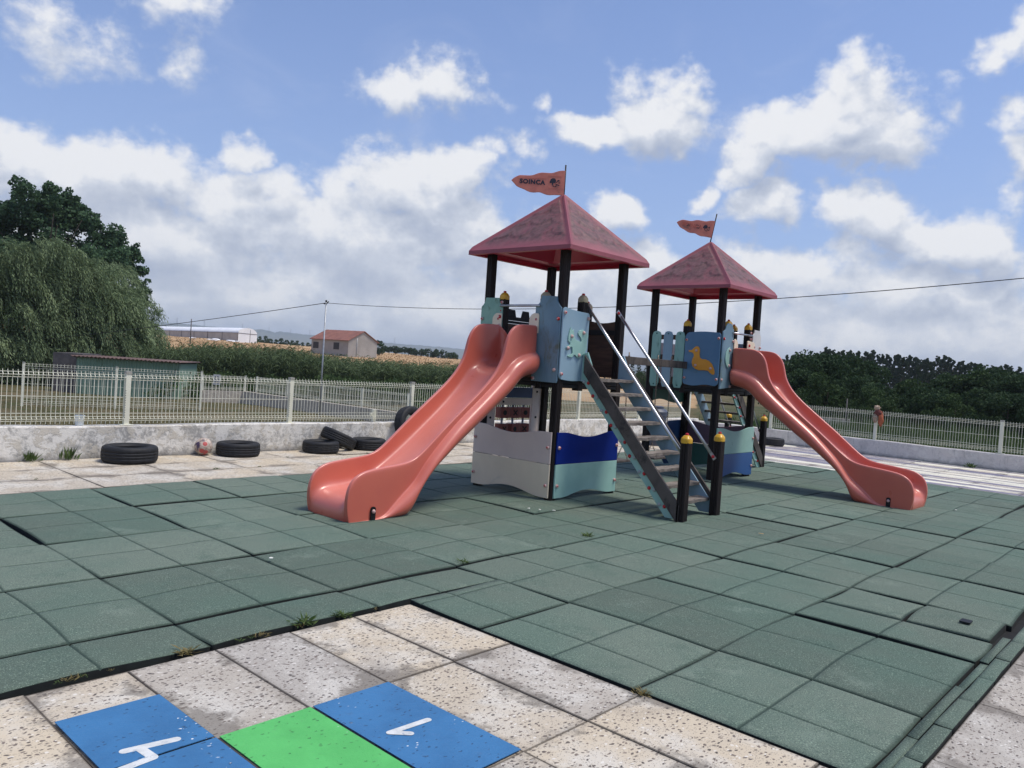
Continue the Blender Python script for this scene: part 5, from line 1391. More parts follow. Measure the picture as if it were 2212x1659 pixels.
for k in range(5):
    p = far(512-(0, 14, 48, 60, 96)[k], 742-k*2.0, 180); z = H(p[0], p[1]); r_ = random.Random(k+4)
    bm = bmesh.new(); bmesh.ops.create_icosphere(bm, subdivisions=2, radius=.8)
    for v in bm.verts: v.co *= r_.uniform(.5, 1.0)*(.6+.3*(k % 3)); v.co.z *= .35; v.co.x *= 1.3+.5*(k % 2)
    me = bpy.data.meshes.new('film_bundle'); bm.to_mesh(me); bm.free(); me.materials.append(M['plastic'])
    o = bpy.data.objects.new('film_bundle', me); COL.objects.link(o); o.location = (p[0], p[1], z+.35)
    tag(o, 'crumpled white plastic bundle heaped in the field before the greenhouse', 'plastic bundle', 'plastic bundles by the greenhouse')

# utility pole and cable
pb = far(690, 896, 28); pb[2] = -1.0; pt = far(702.5, 657, 28)
ptop = np.array([pb[0], pb[1], 3.14])
up_ = thing('utility_pole', 'thin galvanised pole carrying the overhead cable beyond the fence', 'utility pole', tuple(pb))
mb = MB(); mb.tube([(0, 0, -.3), (0, 0, 4.18)], [.032, .026], 10); mb.build('pole_shaft', 'galv', up_)
mb = MB(); mb.tube([(-.05, .06, 4.10), (.02, -.03, 4.13), (.06, -.06, 4.2)], .02, 6); mb.lathe([(.03, 0), (.035, .05), (.02, .07)], (0, 0, 4.17), n=8); mb.build('cable_clamp', 'black', up_)
def cable(label, pts, r=.009):
    mb = MB(); mb.tube(pts, r, 6); o = mb.build('overhead_cable', 'cable'); return tag(o, label, 'cable')
cR = far(2420, 580, 17); cs = []
for k in range(41):
    t = k/40; p = ptop*(1-t)+cR*t; p[2] -= 0; cs.append(p)
# sag chosen so that the lowest stretch hangs behind the nearer tower
for k in range(41):
    t = k/40; cs[k][2] -= 4*.42*t*(1-t)
cable('black overhead cable sagging from the pole across to the right', cs)
cL = far(-350, 765, 70); cs = []
for k in range(31):
    t = k/30; p = ptop*(1-t)+cL*t; p[2] -= 4*.35*t*(1-t); cs.append(p)
cable('black overhead cable running from the pole down left to the willow', cs, .012)
def simple_pole(label, px, ytop, ybase, dist, r, name='utility_pole', cat='utility pole'):
    a = far(px, ybase, dist); b = far(px+ (ybase-ytop)*.066, ytop, dist)
    mb = MB(); mb.tube([(a[0], a[1], a[2]-.5), (a[0], a[1], b[2])], [r, r*.7], 7); return tag(mb.build(name, 'darktimber'), label, cat)
simple_pole('slim dark pole standing in front of the greenhouse', 411, 689, 737, 150, .11)
simple_pole('slim pale post beyond the right fence before the wood', 1827, 861, 905, 31, .03)
# pylons
def pylon(px, ytop, ybase, dist):
    t = thing('pylon', 'tiny hazy lattice pylon on the far hills skyline', 'pylon', tuple(far(px, ybase, dist)), 0, 'pylons on the far hills')
    h = far(px, ytop, dist)[2]-far(px, ybase, dist)[2]
    mb = MB()
    for sx in (-1, 1):
        for sy in (-1, 1): mb.tube([(sx*h*.09, sy*h*.09, -5), (sx*h*.015, sy*h*.015, h)], h*.010, 4)
    for z in (.25, .45, .62): w = h*.09*(1-z*.85); mb.tube([(-w, -w, h*z), (w, w, h*(z+.12))], h*.008, 4); mb.tube([(w, -w, h*z), (-w, w, h*(z+.12))], h*.008, 4)
    mb.build('lattice', 'galv', t)
    mb = MB()
    for z in (.72, .85): mb.tube([(-h*.16*lx[0], -h*.16*lx[1], h*z), (h*.16*lx[0], h*.16*lx[1], h*z)], h*.010, 4)
    mb.build('cross_arm', 'galv', t)
for px, yt, yb in ((382, 685, 700), (441, 690, 706), (523.5, 698, 712), (581, 706, 716), (627.5, 710, 721), (669, 711.5, 724), (1031, 742, 757), (852, 728, 742)):
    pylon(px, yt, yb+1, 2600)

# ================================================================== VEGETATION
def trunk_mesh(h, r, seed, nb=7, spread=.5, lean=0):
    rr = random.Random(seed); mb = MB()
    n = 7; P = [(lean*h*(k/n)**2+rr.uniform(-.02, .02)*h*.3, rr.uniform(-.02, .02)*h*.3, h*k/n) for k in range(n+1)]
    mb.tube(P, [r*(1.25 if k == 0 else 1-.75*k/n) for k in range(n+1)], 9)
    for b in range(nb):
        k = rr.randint(n//3, n-1); p = np.array(P[k]); a = rr.uniform(0, 2*PI); L = h*spread*rr.uniform(.5, 1)
        q = [p+np.array([math.cos(a)*L*t, math.sin(a)*L*t, L*.8*t**1.3]) for t in (0, .35, .7, 1)]
        rb = r*(1-.75*k/n)*.6; mb.tube(q, [rb, rb*.7, rb*.45, rb*.15], 6)
    return mb
def tones(n, r, lo=.0, hi=1.0, idx=None, nc=1):
    base = r.random(max(nc, 1)); t = r.normal(.42, .22, n)
    if idx is not None: t = t*.75+base[idx]*.35
    return np.clip(t, lo, hi)

# plane / poplar tree at left --------------------------------------------
def left_poplar():
    r = np.random.default_rng(5); D = 60
    base = far(85, 800, D); base[2] = -1.3
    root = thing('poplar_tree', 'tall dark poplar rising above the willow at far left', 'tree', tuple(base))
    blobs = [(-60, 480, 60), (-10, 500, 62), (35, 470, 60), (75, 462, 55), (118, 450, 52), (150, 458, 50), (185, 500, 50), (150, 540, 60), (90, 540, 70), (30, 550, 60), (218, 525, 42), (245, 545, 42), (270, 565, 42), (283, 600, 36), (268, 630, 34), (225, 590, 55), (180, 590, 60), (120, 425, 30), (145, 428, 26), (-40, 560, 60), (60, 600, 80), (-100, 520, 80), (294, 575, 24), (300, 612, 20)]
    k = D/FPX; cen = []; rad = []
    for bx, by, br in blobs:
        p = far(bx, by, D)-base
        for _ in range(7 if br > 40 else 4):
            o = unit(r.normal(size=3))*br*k*r.uniform(.25, .72); o2 = np.array([o[0], o[1], o[2]*.9])
            cen.append(p+o2+np.array([FW[0], FW[1], 0])*r.normal()*1.3); rad.append(br*k*r.uniform(.28, .48))
    # twiggy tips
    for bx, by in ((30, 418), (79, 414), (62, 418), (117, 398), (147, 406), (163, 425), (100, 416), (190, 452), (208, 462), (228, 490), (240, 492), (266, 492), (288, 520), (305, 560), (315, 600), (312, 626), (175, 440), (50, 421), (-5, 442), (15, 440)):
        p = far(bx, by+7, D)-base
        for q in range(3): cen.append(p+np.array([0, 0, -.35*q])+r.normal(size=3)*.12); rad.append(.26+.08*q)
    C, idx = clump_points(cen, rad, 52000, r, .35)
    nrm = leaf_quads(C, .20, r, aspect=.85, droop=.6)
    quad_mesh('crown', 'poplar', nrm, tones(len(C), r, idx=idx, nc=len(cen)), root)
    mb = trunk_mesh(9.5, .35, 3, 12, .45); mb.build('trunk', 'bark', root)
left_poplar()

def left_willow():
    r = np.random.default_rng(8); D = 47
    base = far(120, 800, D); base[2] = -1.3
    root = thing('willow_tree', 'broad wind-blown weeping willow behind the green shed', 'tree', tuple(base))
    k = D/FPX; X = np.array([RT[0], RT[1], 0]); X /= np.linalg.norm(X); Yd = np.array([FW[0], FW[1], 0]); Yd /= np.linalg.norm(Yd)
    # outline of the crown in (x metres, z metres) sampled as heads of drooping sprays
    prof = [(-160, 560), (-60, 556), (0, 552), (40, 543), (90, 545), (139, 537), (188, 538), (215, 556), (248, 562), (258, 598), (297, 630), (318, 665), (332, 705), (338, 740)]
    xs = [p[0] for p in prof]; ys = [p[1] for p in prof]
    QS = []; TS = []
    for s_ in range(980):
        px = r.uniform(-160, 332); top = np.interp(px, xs, ys)
        py = top+(818-top)*(r.random()**1.1)*.96
        dep = -r.random()**.6*3.4*math.sqrt(max(.05, 1-((px-90)/260)**2)) if r.random() < .8 else r.uniform(0, 2.5)
        st = far(px, py, D)-base+Yd*dep
        sweep = r.uniform(.4, 1.25)*(1 if r.random() < .9 else -.3); Ls = r.uniform(.9, 2.0); tn = np.clip(r.normal(.45, .22), 0, 1)
        m_, n = 26, 11
        off = r.normal(size=(m_, 3))*np.array([.16, .16, .13]); L = Ls*r.uniform(.7, 1.1, m_)
        t = np.linspace(0, 1, n+1)[None, :, None]
        dirx = (X*(.85*sweep)+Yd*r.normal()*.25)[None, None, :]+r.normal(size=(m_, 1, 3))*.10
        P = st+off[:, None, :]-X*.3*sweep+dirx*L[:, None, None]*(t*.8-.15*t*t)+np.array([0, 0, 1.])*(.22*t-L[:, None, None]*.8*t**1.8)
        a, b = P[:, :-1], P[:, 1:]
        c = (a+b)/2+r.normal(size=a.shape)*.03
        d = unit(b-a+r.normal(size=a.shape)*.035)*r.uniform(.14, .24, (m_, n, 1))
        w = unit(np.cross(d, r.normal(size=a.shape)))*r.uniform(.014, .026, (m_, n, 1))
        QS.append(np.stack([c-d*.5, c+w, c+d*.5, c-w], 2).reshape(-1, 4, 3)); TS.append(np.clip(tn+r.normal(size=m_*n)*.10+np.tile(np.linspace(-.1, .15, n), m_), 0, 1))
    Q = np.concatenate(QS); T = np.concatenate(TS)
    # a shaded inner mass of the same leaves
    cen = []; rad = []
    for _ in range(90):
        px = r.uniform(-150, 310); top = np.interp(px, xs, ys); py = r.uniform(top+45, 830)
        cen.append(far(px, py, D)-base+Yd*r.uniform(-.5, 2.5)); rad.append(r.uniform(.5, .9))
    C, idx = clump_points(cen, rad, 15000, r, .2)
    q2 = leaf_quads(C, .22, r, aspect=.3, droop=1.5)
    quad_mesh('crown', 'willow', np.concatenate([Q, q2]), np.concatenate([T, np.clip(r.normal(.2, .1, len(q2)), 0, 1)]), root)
    trunk_mesh(5.0, .32, 9, 9, .5).build('trunk', 'bark', root)
left_willow()

# reeds and brambles ------------------------------------------------------
def reeds():
    r = np.random.default_rng(21); Q = []; T = []
    N = 5200
    topx = [300, 340, 440, 520, 602, 650, 712, 820, 903, 984, 1100, 1200]; topy = [744, 748, 742, 745, 749, 758, 770, 781, 786, 790, 804, 820]
    for i in range(N):
        px = r.uniform(300, 1190); D = r.uniform(42, 54)
        ty = np.interp(px, topx, topy)+r.normal()*5
        p = far(px, 800, D); g = H(p[0], p[1]); topz = far(px, ty, 48)[2]
        hgt = (topz-g)*r.uniform(.66, .96)
        b = np.array([p[0], p[1], g]); lean = r.normal(size=2)*.25+np.array([RT[0], RT[1]])*.25
        tn = np.clip(r.normal(.45, .22), 0, 1)
        # stem
        w = np.array([RT[0], RT[1], 0])*.014
        tp = b+np.array([lean[0]*.5, lean[1]*.5, hgt])
        Q.append([b-w, b+w, tp+w*.4, tp-w*.4]); T.append(tn)
        for _ in range(13):
            t = r.uniform(.25, 1.0); a = b*(1-t)+tp*t; L = r.uniform(.35, .75)
            d = unit(np.array([r.normal()+RT[0]*.7, r.normal()+RT[1]*.7, 0]))
            mid = a+d*L*.5+np.array([0, 0, L*.30]); end = a+d*L*.95+np.array([0, 0, L*r.uniform(-.15, .3)])
            ww = unit(np.cross(end-a, np.array([0, 0, 1.])+r.normal(size=3)*.4))*.028
            Q.append([a, mid+ww, end, mid-ww]); T.append(np.clip(tn+r.normal()*.13, 0, 1))
    o = quad_mesh('reed_thicket', 'reed', np.array(Q), np.array(T)); tag(o, kind='stuff', label='dense green thicket of giant reeds in front of the fields')
    cen = []; rad = []
    for i in range(420):
        px = r.uniform(330, 1180); D = r.uniform(37, 44); p = far(px, 800, D); g = H(p[0], p[1])
        s = r.uniform(.25, .6); cen.append(np.array([p[0], p[1], g+r.uniform(.1, 1.1)*(.9 if px < 1000 else .5)])); rad.append(s)
    C, idx = clump_points(cen, rad, 36000, r, .4)
    o = quad_mesh('bramble_bank', 'bramble', leaf_quads(C, .13, r, aspect=.8), tones(len(C), r, idx=idx, nc=len(cen))); tag(o, kind='stuff', label='low bramble bank at the foot of the reeds')
reeds()

def rough_grass():
    r = np.random.default_rng(31); Q = []; T = []; n = 0
    while n < 17000:
        if r.random() < .75: x = r.uniform(-2, 20); y = 7.3+abs(r.normal())*7
        else: x = 17.4+abs(r.normal())*6; y = r.uniform(-8, 12)
        d = math.hypot(x-CAM[0], y-CAM[1])
        g = H(x, y); L = r.uniform(.06, .20)*(1.5 if r.random() < .08 else 1); nb = 3
        for _ in range(nb):
            b = np.array([x, y, g])+np.array([r.normal()*.06, r.normal()*.06, -.02]); a = r.uniform(0, 2*PI); w = np.array([math.cos(a), math.sin(a), 0])*.011
            tp = b+np.array([r.normal()*.07, r.normal()*.07, L]); Q.append([b-w, b+w, tp+w*.15, tp-w*.15]); T.append(np.clip(r.normal(.5, .3), 0, 1))
        n += 1
    o = quad_mesh('rough_grass', 'dry', np.array(Q), np.array(T)); tag(o, kind='stuff', label='rough dry grass beyond the boundary walls')
rough_grass()
def verge():
    r = np.random.default_rng(35); Q = []; T = []
    for i in range(13000):
        x = 17.35+abs(r.normal())*(2.2 if i % 3 else 12); y = r.uniform(-8, 9)+(x-17)*.1; g = H(x, y); L = r.uniform(.12, .42)*(math.exp(-(x-17.3)/5) if i % 3 else 1.1)
        for _ in range(3):
            b = np.array([x, y, max(g, -.1)])+np.array([r.normal()*.05, r.normal()*.05, -.02]); a = r.uniform(0, 2*PI); w = np.array([math.cos(a), math.sin(a), 0])*.016
            tp = b+np.array([r.normal()*.1, r.normal()*.1, L]); Q.append([b-w, b+w, tp+w*.15, tp-w*.15]); T.append(np.clip(r.normal(.45, .25), 0, 1))
    o = quad_mesh('verge_weeds', 'weed', np.array(Q), np.array(T)); tag(o, kind='stuff', label='green weeds behind the right wall')
verge()
def field_straw():
    r = np.random.default_rng(33); Q = []; T = []
    for i in range(2600):
        px = r.uniform(320, 1150); D = r.uniform(90, 200); p = far(px, 770, D); g = H(p[0], p[1]); L = r.uniform(.12, .38)
        b = np.array([p[0], p[1], g-.05]); w = np.array([RT[0], RT[1], 0])*.10; tp = b+np.array([RT[0]*.2, RT[1]*.2, L])
        Q.append([b-w, b+w, tp+w*.3, tp-w*.3]); T.append(r.random())
    o = quad_mesh('field_straw', 'strawfar', np.array(Q), np.array(T)); tag(o, kind='stuff', label='golden straw stubble in the far field')
M['strawfar'] = foliage('golden_straw', (.34, .21, .10), (.50, .35, .19))
field_straw()

# hedge and far trees -----------------------------------------------------
def crown_tree(name, kind, h, w, seed, n=2600, mat='oak', leaf=.34, trunk=True, conical=0., bare=.25):
    r = np.random.default_rng(seed); root = thing(name, '', 'tree')
    cen = []; rad = []
    for _ in range(46):
        z = r.uniform(bare, 1.0); rw = w/2*(math.sin(PI*min(1, max(.08, (z-bare)/(1-bare)*.82+.14)))**.7)*(1-conical*(z-bare)); a = r.uniform(0, 2*PI); q = math.sqrt(r.random())
        cen.append(np.array([math.cos(a)*rw*q, math.sin(a)*rw*q, z*h])); rad.append(w*r.uniform(.09, .17)*(1-.62*conical*z))
    if conical > .3:
        for q in range(4): cen.append(np.array([r.normal()*.15, r.normal()*.15, h*(.965+.018*q)])); rad.append(w*(.12-.018*q))
        for q in range(7): a = r.uniform(0, 2*PI); cen.append(np.array([math.cos(a)*w*.22, math.sin(a)*w*.22, h*r.uniform(.72, .93)])); rad.append(w*.09)
    C, idx = clump_points(cen, rad, n, r, .25 if conical > .3 else .45)
    quad_mesh('crown', mat, leaf_quads(C, leaf, r, aspect=.7, droop=.5), tones(n, r, idx=idx, nc=len(cen)), root)
    trunk_mesh(h*.85, h*.022, seed, 7, .3).build('trunk', 'bark', root)
    return root
protos = {}
def place_tree(kind, x, y, z, label, group, s=1., rz=0.):
    if kind not in protos:
        spec = {'e1': dict(h=10, w=3.0, seed=41, n=9000, mat='euca', leaf=.23, conical=.75, bare=.3), 'e2': dict(h=10, w=2.7, seed=42, n=8000, mat='euca', leaf=.23, conical=.6, bare=.35), 'e3': dict(h=10, w=3.4, seed=43, n=9500, mat='euca', leaf=.23, conical=.85, bare=.25),
                'o1': dict(h=6, w=8.5, seed=51, n=11000, mat='oak', leaf=.30, bare=.02), 'o2': dict(h=6, w=7.5, seed=52, n=10000, mat='oak2', leaf=.28, bare=.02), 'o3': dict(h=6, w=6.5, seed=53, n=9000, mat='oak', leaf=.28, bare=.02),
                'f1': dict(h=5, w=5.4, seed=61, n=1500, mat='oak2', leaf=.5, bare=.1), 'f2': dict(h=5, w=4.2, seed=62, n=1300, mat='oak', leaf=.5, bare=.15)}[kind]
        t = crown_tree({'e': 'eucalyptus_tree', 'o': 'broad_tree', 'f': 'field_tree'}[kind[0]], kind, **spec); protos[kind] = t
    else: t = copy_tree(protos[kind])
    t.location = (x, y, z); t.rotation_euler = (0, 0, rz); t.scale = (s, s, s)
    tag(t, label, 'tree', group); return t
rt = random.Random(77)
# eucalyptus wood: tops follow the skyline
sky = [(1690, 772), (1700, 770), (1722, 774), (1745, 775), (1766, 762), (1783, 750), (1795, 752), (1816, 756), (1832, 756), (1850, 765), (1872, 764), (1890, 764), (1905, 768), (1925, 768), (1939, 762), (1960, 770), (1978, 771), (2000, 777), (2020, 778), (2037, 774), (2055, 779), (2075, 786), (2100, 788), (2122, 790), (2150, 793), (2175, 794), (2200, 800), (2240, 806)]
eu_g = 'eucalyptus trees of the dark wood at right'
px = 1690; i = 0
while px < 2330:
    y = np.interp(px, [s_[0] for s_ in sky], [s_[1] for s_ in sky])+rt.uniform(-5, 9)
    D = rt.uniform(112, 150); p = far(px, y, D); g = -1.0; s = (p[2]-g)/10.0*1.0
    place_tree(rt.choice(['e1', 'e2', 'e3']), p[0], p[1], g, 'slender eucalyptus with rounded top in the skyline of the right wood', eu_g, s, rt.uniform(0, 6)); px += rt.uniform(5, 11); i += 1
for k in range(26):
    px = rt.uniform(1750, 2330); y = np.interp(px, [s_[0] for s_ in sky], [s_[1] for s_ in sky])+rt.uniform(22, 50)
    D = rt.uniform(98, 112); p = far(px, y, D); place_tree(rt.choice(['e1', 'e2', 'e3']), p[0], p[1], -1.0, 'slender eucalyptus with rounded top in the skyline of the right wood', eu_g, (p[2]+1)/10, rt.uniform(0, 6))
# broad trees in front
og = 'broad dark trees in front of the eucalyptus wood'
for (px, y, D, kd) in ((1758, 779, 78, 'o1'), (1815, 784, 80, 'o1'), (1868, 796, 80, 'o3'), (1735, 812, 74, 'o3'), (1790, 818, 72, 'o2'), (1850, 826, 74, 'o1'), (1905, 846, 70, 'o2'), (1950, 836, 82, 'o3'), (1990, 832, 80, 'o2'), (2045, 822, 84, 'o3'), (2010, 850, 72, 'o1'), (2065, 862, 70, 'o2'), (2100, 815, 86, 'o2'), (2150, 812, 86, 'o1'), (2120, 852, 74, 'o3'), (2190, 828, 82, 'o3'), (2240, 822, 84, 'o2'), (2180, 862, 70, 'o1'), (2300, 830, 84, 'o1'), (2250, 868, 70, 'o3')):
    D *= .56; p = far(px, y, D); g_ = H(p[0], p[1])-.15; s = (p[2]-g_)/6.0
    place_tree(kd, p[0], p[1], g_, {'o1': 'widest bushy dark tree in front of the wood at right', 'o2': 'mid green bushy tree in front of the wood at right', 'o3': 'compact dark tree in front of the wood at right'}[kd], og, s, rt.uniform(0, 6))
# wood seen between the towers
for k in range(37):
    px = 1225+k*13+rt.uniform(-5, 5); y = np.interp(px, [1225, 1290, 1345, 1480, 1700], [800, 797, 776, 786, 782])+rt.uniform(-3, 6)
    D = rt.uniform(120, 150); p = far(px, y, D); place_tree(rt.choice(['e1', 'e3', 'e2']), p[0], p[1], -.7, 'grey-green tree of the copse seen between the two towers', 'trees of the copse between the towers', max(.25, (p[2]+.7)/10), rt.uniform(0, 6))
for k in range(12):
    px = 1335+k*13+rt.uniform(-5, 5); p = far(px, 806+rt.uniform(-6, 8)+(k*1.0), 100); place_tree('o2', p[0], p[1], -.9, 'low mid green tree at the foot of the copse between the towers', 'trees of the copse between the towers', max(.2, (p[2]+.9)/6*1.0), rt.uniform(0, 6))
# group left of the wood
for px, y in ((1655, 792), (1668, 800), (1712, 772), (1723, 768), (1735, 774)):
    p = far(px, y, 110); place_tree('e2', p[0], p[1], -1.0, 'pale thin-crowned eucalyptus left of the dark wood', 'pale eucalyptus beside the wood', (p[2]+1)/10, rt.uniform(0, 6))
# row of small trees between greenhouse and house
for k in range(11):
    px = 562+k*11.5; y = np.interp(px, [560, 590, 620, 680], [727, 731, 733, 741])+rt.uniform(-2, 2.5)
    D = 235; p = far(px, y, D); g = H(p[0], p[1]); place_tree(rt.choice(['f1', 'f2']), p[0], p[1], g-.3, 'small round field tree in the row left of the farmhouse', 'row of field trees left of the farmhouse', (p[2]-g+.3)/5, rt.uniform(0, 6))
p = far(818, 736, 175); g = H(p[0], p[1]); place_tree('f2', p[0], p[1], g, 'single dark bush right behind the farmhouse gable', None, (p[2]-g)/5*1.0)
# hedge
hd = thing('hedge', 'dark clipped hedge crossing the golden field right of the farmhouse', 'hedge', tuple(far(900, 765, 200)))
r = np.random.default_rng(71); cen = []; rad = []; hb = np.array(hd.location)
for k in range(150):
    t = r.random(); px = 822+t*166; top = np.interp(px, [815, 850, 905, 940, 990], [746, 748, 753, 753, 762]); bot = np.interp(px, [815, 990], [755, 777])
    p = far(px, r.uniform(top+3, bot), 200)-hb; cen.append(p+np.array([FW[0], FW[1], 0])*r.uniform(-.8, .8)); rad.append(r.uniform(.4, .75))
C, idx = clump_points(cen, rad, 9000, r, .4); quad_mesh('hedge_foliage', 'oak', leaf_quads(C, .35, r), tones(9000, r, idx=idx, nc=150), hd)
mb = MB()
for k in range(12): p = far(826+k*14, 770, 200)-hb; mb.tube([(p[0], p[1], -1.2), (p[0], p[1], .6)], .08, 5)
mb.build('hedge_stems', 'bark', hd)

# weeds -------------------------------------------------------------------
def weed(label, x, y, s, mat='weed', n=26, upright=.6, seed=0, group='weeds growing in the joints'):
    r = np.random.default_rng(seed+int(abs(x)*100)); Q = []; T = []
    for _ in range(n):
        a = r.uniform(0, 2*PI); b = np.array([r.normal()*s*.25, r.normal()*s*.25, 0]); L = s*r.uniform(.5, 1.2)
        d = np.array([math.cos(a), math.sin(a), upright*r.uniform(.5, 2)]); d = unit(d)
        w = unit(np.cross(d, np.array([0, 0, 1.])+r.normal(size=3)*.3))*s*.07
        mid = b+d*L*.5; end = b+d*L-np.array([0, 0, L*.1]); Q.append([b, mid+w, end, mid-w]); T.append(r.random())
    o = quad_mesh('weed', mat, np.array(Q), np.array(T)); o.location = (x, y, .002); tag(o, label, 'weed', group)
M_W = [('small green weed in the rubber joint in front of the stairs', 4.62, 1.09, .07, 'weed', .6), ('weed tuft in the rubber joint left of the stairs tuft', 3.09, 1.03, .06, 'weed', .5),
       ('bushiest green weed at the edge of the cream slabs', 1.52, .60, .075, 'weed', .5), ('flat green weed next to the bushiest one at the slab edge', 1.74, .595, .065, 'weed', .4),
       ('dry straw tuft at the rubber corner near the white slabs', 2.18, -1.06, .05, 'straw', .6), ('dry straw tuft at the lower left edge of the rubber', .86, .59, .06, 'straw', .3),
       ('leafy weed at the wall foot left of the first tyre', 2.05, 6.93, .13, 'weed', 1.6), ('tall stalk weed at the wall foot beside the first tyre', 2.45, 6.93, .16, 'weed', 2.5),
       ('dark weed at the foot of the right wall', 16.85, .75, .16, 'weed', .7)]
for k, (lb, x, y, s, mt, up_k) in enumerate(M_W): weed(lb, x, y, s, mt, 40, up_k, k)
for k in range(26):
    x = random.uniform(1.6, 9.5); y = random.choice([5.68, 5.68, 6.33, 6.93, 6.95]); weed('tiny weed sprouting in a joint of the back slabs', x, y+random.uniform(-.01, .01), random.uniform(.025, .05), 'weed', 14, .6, 50+k, 'tiny weeds in the back slab joints')
for k in range(14):
    x = random.uniform(.2, 2.1); weed('tiny tuft along the rubber edge beside the terrace slabs', x, .585, random.uniform(.02, .04), random.choice(['weed', 'straw']), 12, .5, 90+k, 'tiny tufts along the terrace edge')
# litter
M['paper'] = noisy('litter_paper', srgb(214, 216, 206), srgb(224, 224, 216), 30, .8, bmp=0); M['butt'] = noisy('tan_filter', srgb(214, 178, 128), srgb(200, 164, 116), 30, .8, bmp=0)
for k, (x, y, mt, lb) in enumerate([(5.05, 2.12, 'paper', 'white scrap in front of the nearer tower, left of two more'), (5.10, 2.02, 'paper', 'white scrap in front of the nearer tower, middle of three'), (5.2, 1.92, 'paper', 'white scrap in front of the nearer tower, right of three'), (2.01, 1.78, 'paper', 'single white speck on the left rubber tiles'), (6.12, .19, 'butt', 'tan cigarette end right of the stairs'), (9.91, -.56, 'paper', 'white scrap to the right of the farther slide foot')]):
    mb = MB(); L, w = (.022, .006) if mt == 'butt' else (.016, .011)
    out = [(L*math.cos(a)*(1+.2*math.sin(3*a+k)), w*math.sin(a)*(1+.25*math.cos(2*a+k))) for a in np.linspace(0, 2*PI, 11)[:-1]]
    mb.prism(out, 0, .004, lambda u, w_, z: (u, z, w_)); o = mb.build('litter_scrap', mt); o.location = (x, y, .031); o.rotation_euler = (0, 0, k*1.3); tag(o, lb, 'litter')

# ================================================================== SKY
world = bpy.data.worlds.new('World'); scene.world = world; world.use_nodes = True
SUN_EL, SUN_AZ = R(66), R(-58)          # azimuth counted from +x towards +y
wt = NT(world.node_tree); wt.n.clear()
sky_n = wt.n.new('ShaderNodeTexSky'); sky_n.sky_type = 'NISHITA'; sky_n.sun_disc = False
sky_n.sun_elevation = SUN_EL; sky_n.sun_rotation = PI/2-SUN_AZ; sky_n.air_density = 1.0; sky_n.dust_density = .8; sky_n.ozone_density = 2.0
tc = wt.n.new('ShaderNodeTexCoord').outputs['Generated']
nrm = wt.vec('NORMALIZE', tc); sp = wt.n.new('ShaderNodeSeparateXYZ'); wt.l.new(nrm, sp.inputs[0])
# azimuth relative to the middle of the view so the seam lies behind
ca, sa = math.cos(YAW), math.sin(YAW)
fx = wt.math('ADD', wt.math('MULTIPLY', sp.outputs[0], ca), wt.math('MULTIPLY', sp.outputs[1], sa))
fy = wt.math('ADD', wt.math('MULTIPLY', sp.outputs[0], sa), wt.math('MULTIPLY', sp.outputs[1], -ca))
azn = wt.math('ARCTAN2', fy, fx); eln = wt.math('ARCSINE', sp.outputs[2])
def comb(x, y, z=0.):
    n = wt.n.new('ShaderNodeCombineXYZ')
    for i, v in enumerate((x, y, z)): wt.put(n.inputs[i], v)
    return n.outputs[0]
P0 = comb(azn, eln)
BL = [(90, 25, 125, 46, .30), (185, 85, 95, 38, .26), (255, 128, 55, 24, .18), (400, 8, 80, 38, .42), (372, 75, 30, 28, .24), (378, 142, 40, 32, .40),
      (60, 330, 150, 56, 1), (150, 380, 190, 80, 1), (305, 378, 92, 62, 1), (545, 325, 46, 36, .62), (905, 182, 120, 44, .78), (960, 172, 66, 48, .72), (870, 150, 40, 30, .6),
      (850, 395, 120, 66, .95), (955, 385, 78, 66, 1.0), (900, 440, 160, 60, 1), (480, 425, 120, 56, .85), (600, 430, 120, 60, .85), (330, 520, 340, 120, .95), (720, 520, 300, 90, .95), (1000, 520, 170, 70, .9),
      (1130, 322, 38, 30, .5), (1065, 350, 30, 22, .35), (1188, 208, 20, 18, .35),
      (1300, 270, 95, 36, .95), (1415, 230, 84, 66, 1.05), (1475, 265, 48, 40, .8), (1320, 462, 58, 42, .85), (1405, 560, 62, 46, .9),
      (1835, 220, 80, 60, 1.2), (1800, 285, 130, 62, 1.3), (1880, 300, 78, 52, 1.0), (1600, 355, 56, 48, .9), (1640, 440, 62, 44, .75), (1525, 408, 32, 24, .8), (1700, 310, 110, 46, 1.0), (1690, 475, 40, 30, .5),
      (1815, 450, 46, 36, .9), (1905, 470, 76, 56, 1.05), (1990, 500, 100, 52, 1.05), (2085, 520, 66, 62, .95), (2130, 580, 48, 44, .8),
      (2180, 112, 44, 38, .75), (2210, 330, 28, 60, .7), (2075, 215, 20, 20, .2), (1730, 590, 200, 46, .7), (2000, 640, 300, 60, .8), (1500, 640, 260, 70, .85), (1180, 620, 300, 90, .9), (600, 640, 500, 90, .9)]
blobs = []
for x, y, rx, ry, st in BL:
    a, e = az_el(x, y); a = YAW-a
    blobs.append((a, e, rx/FPX*1.38/max(.6, math.cos(e)), ry/FPX*1.42, st))
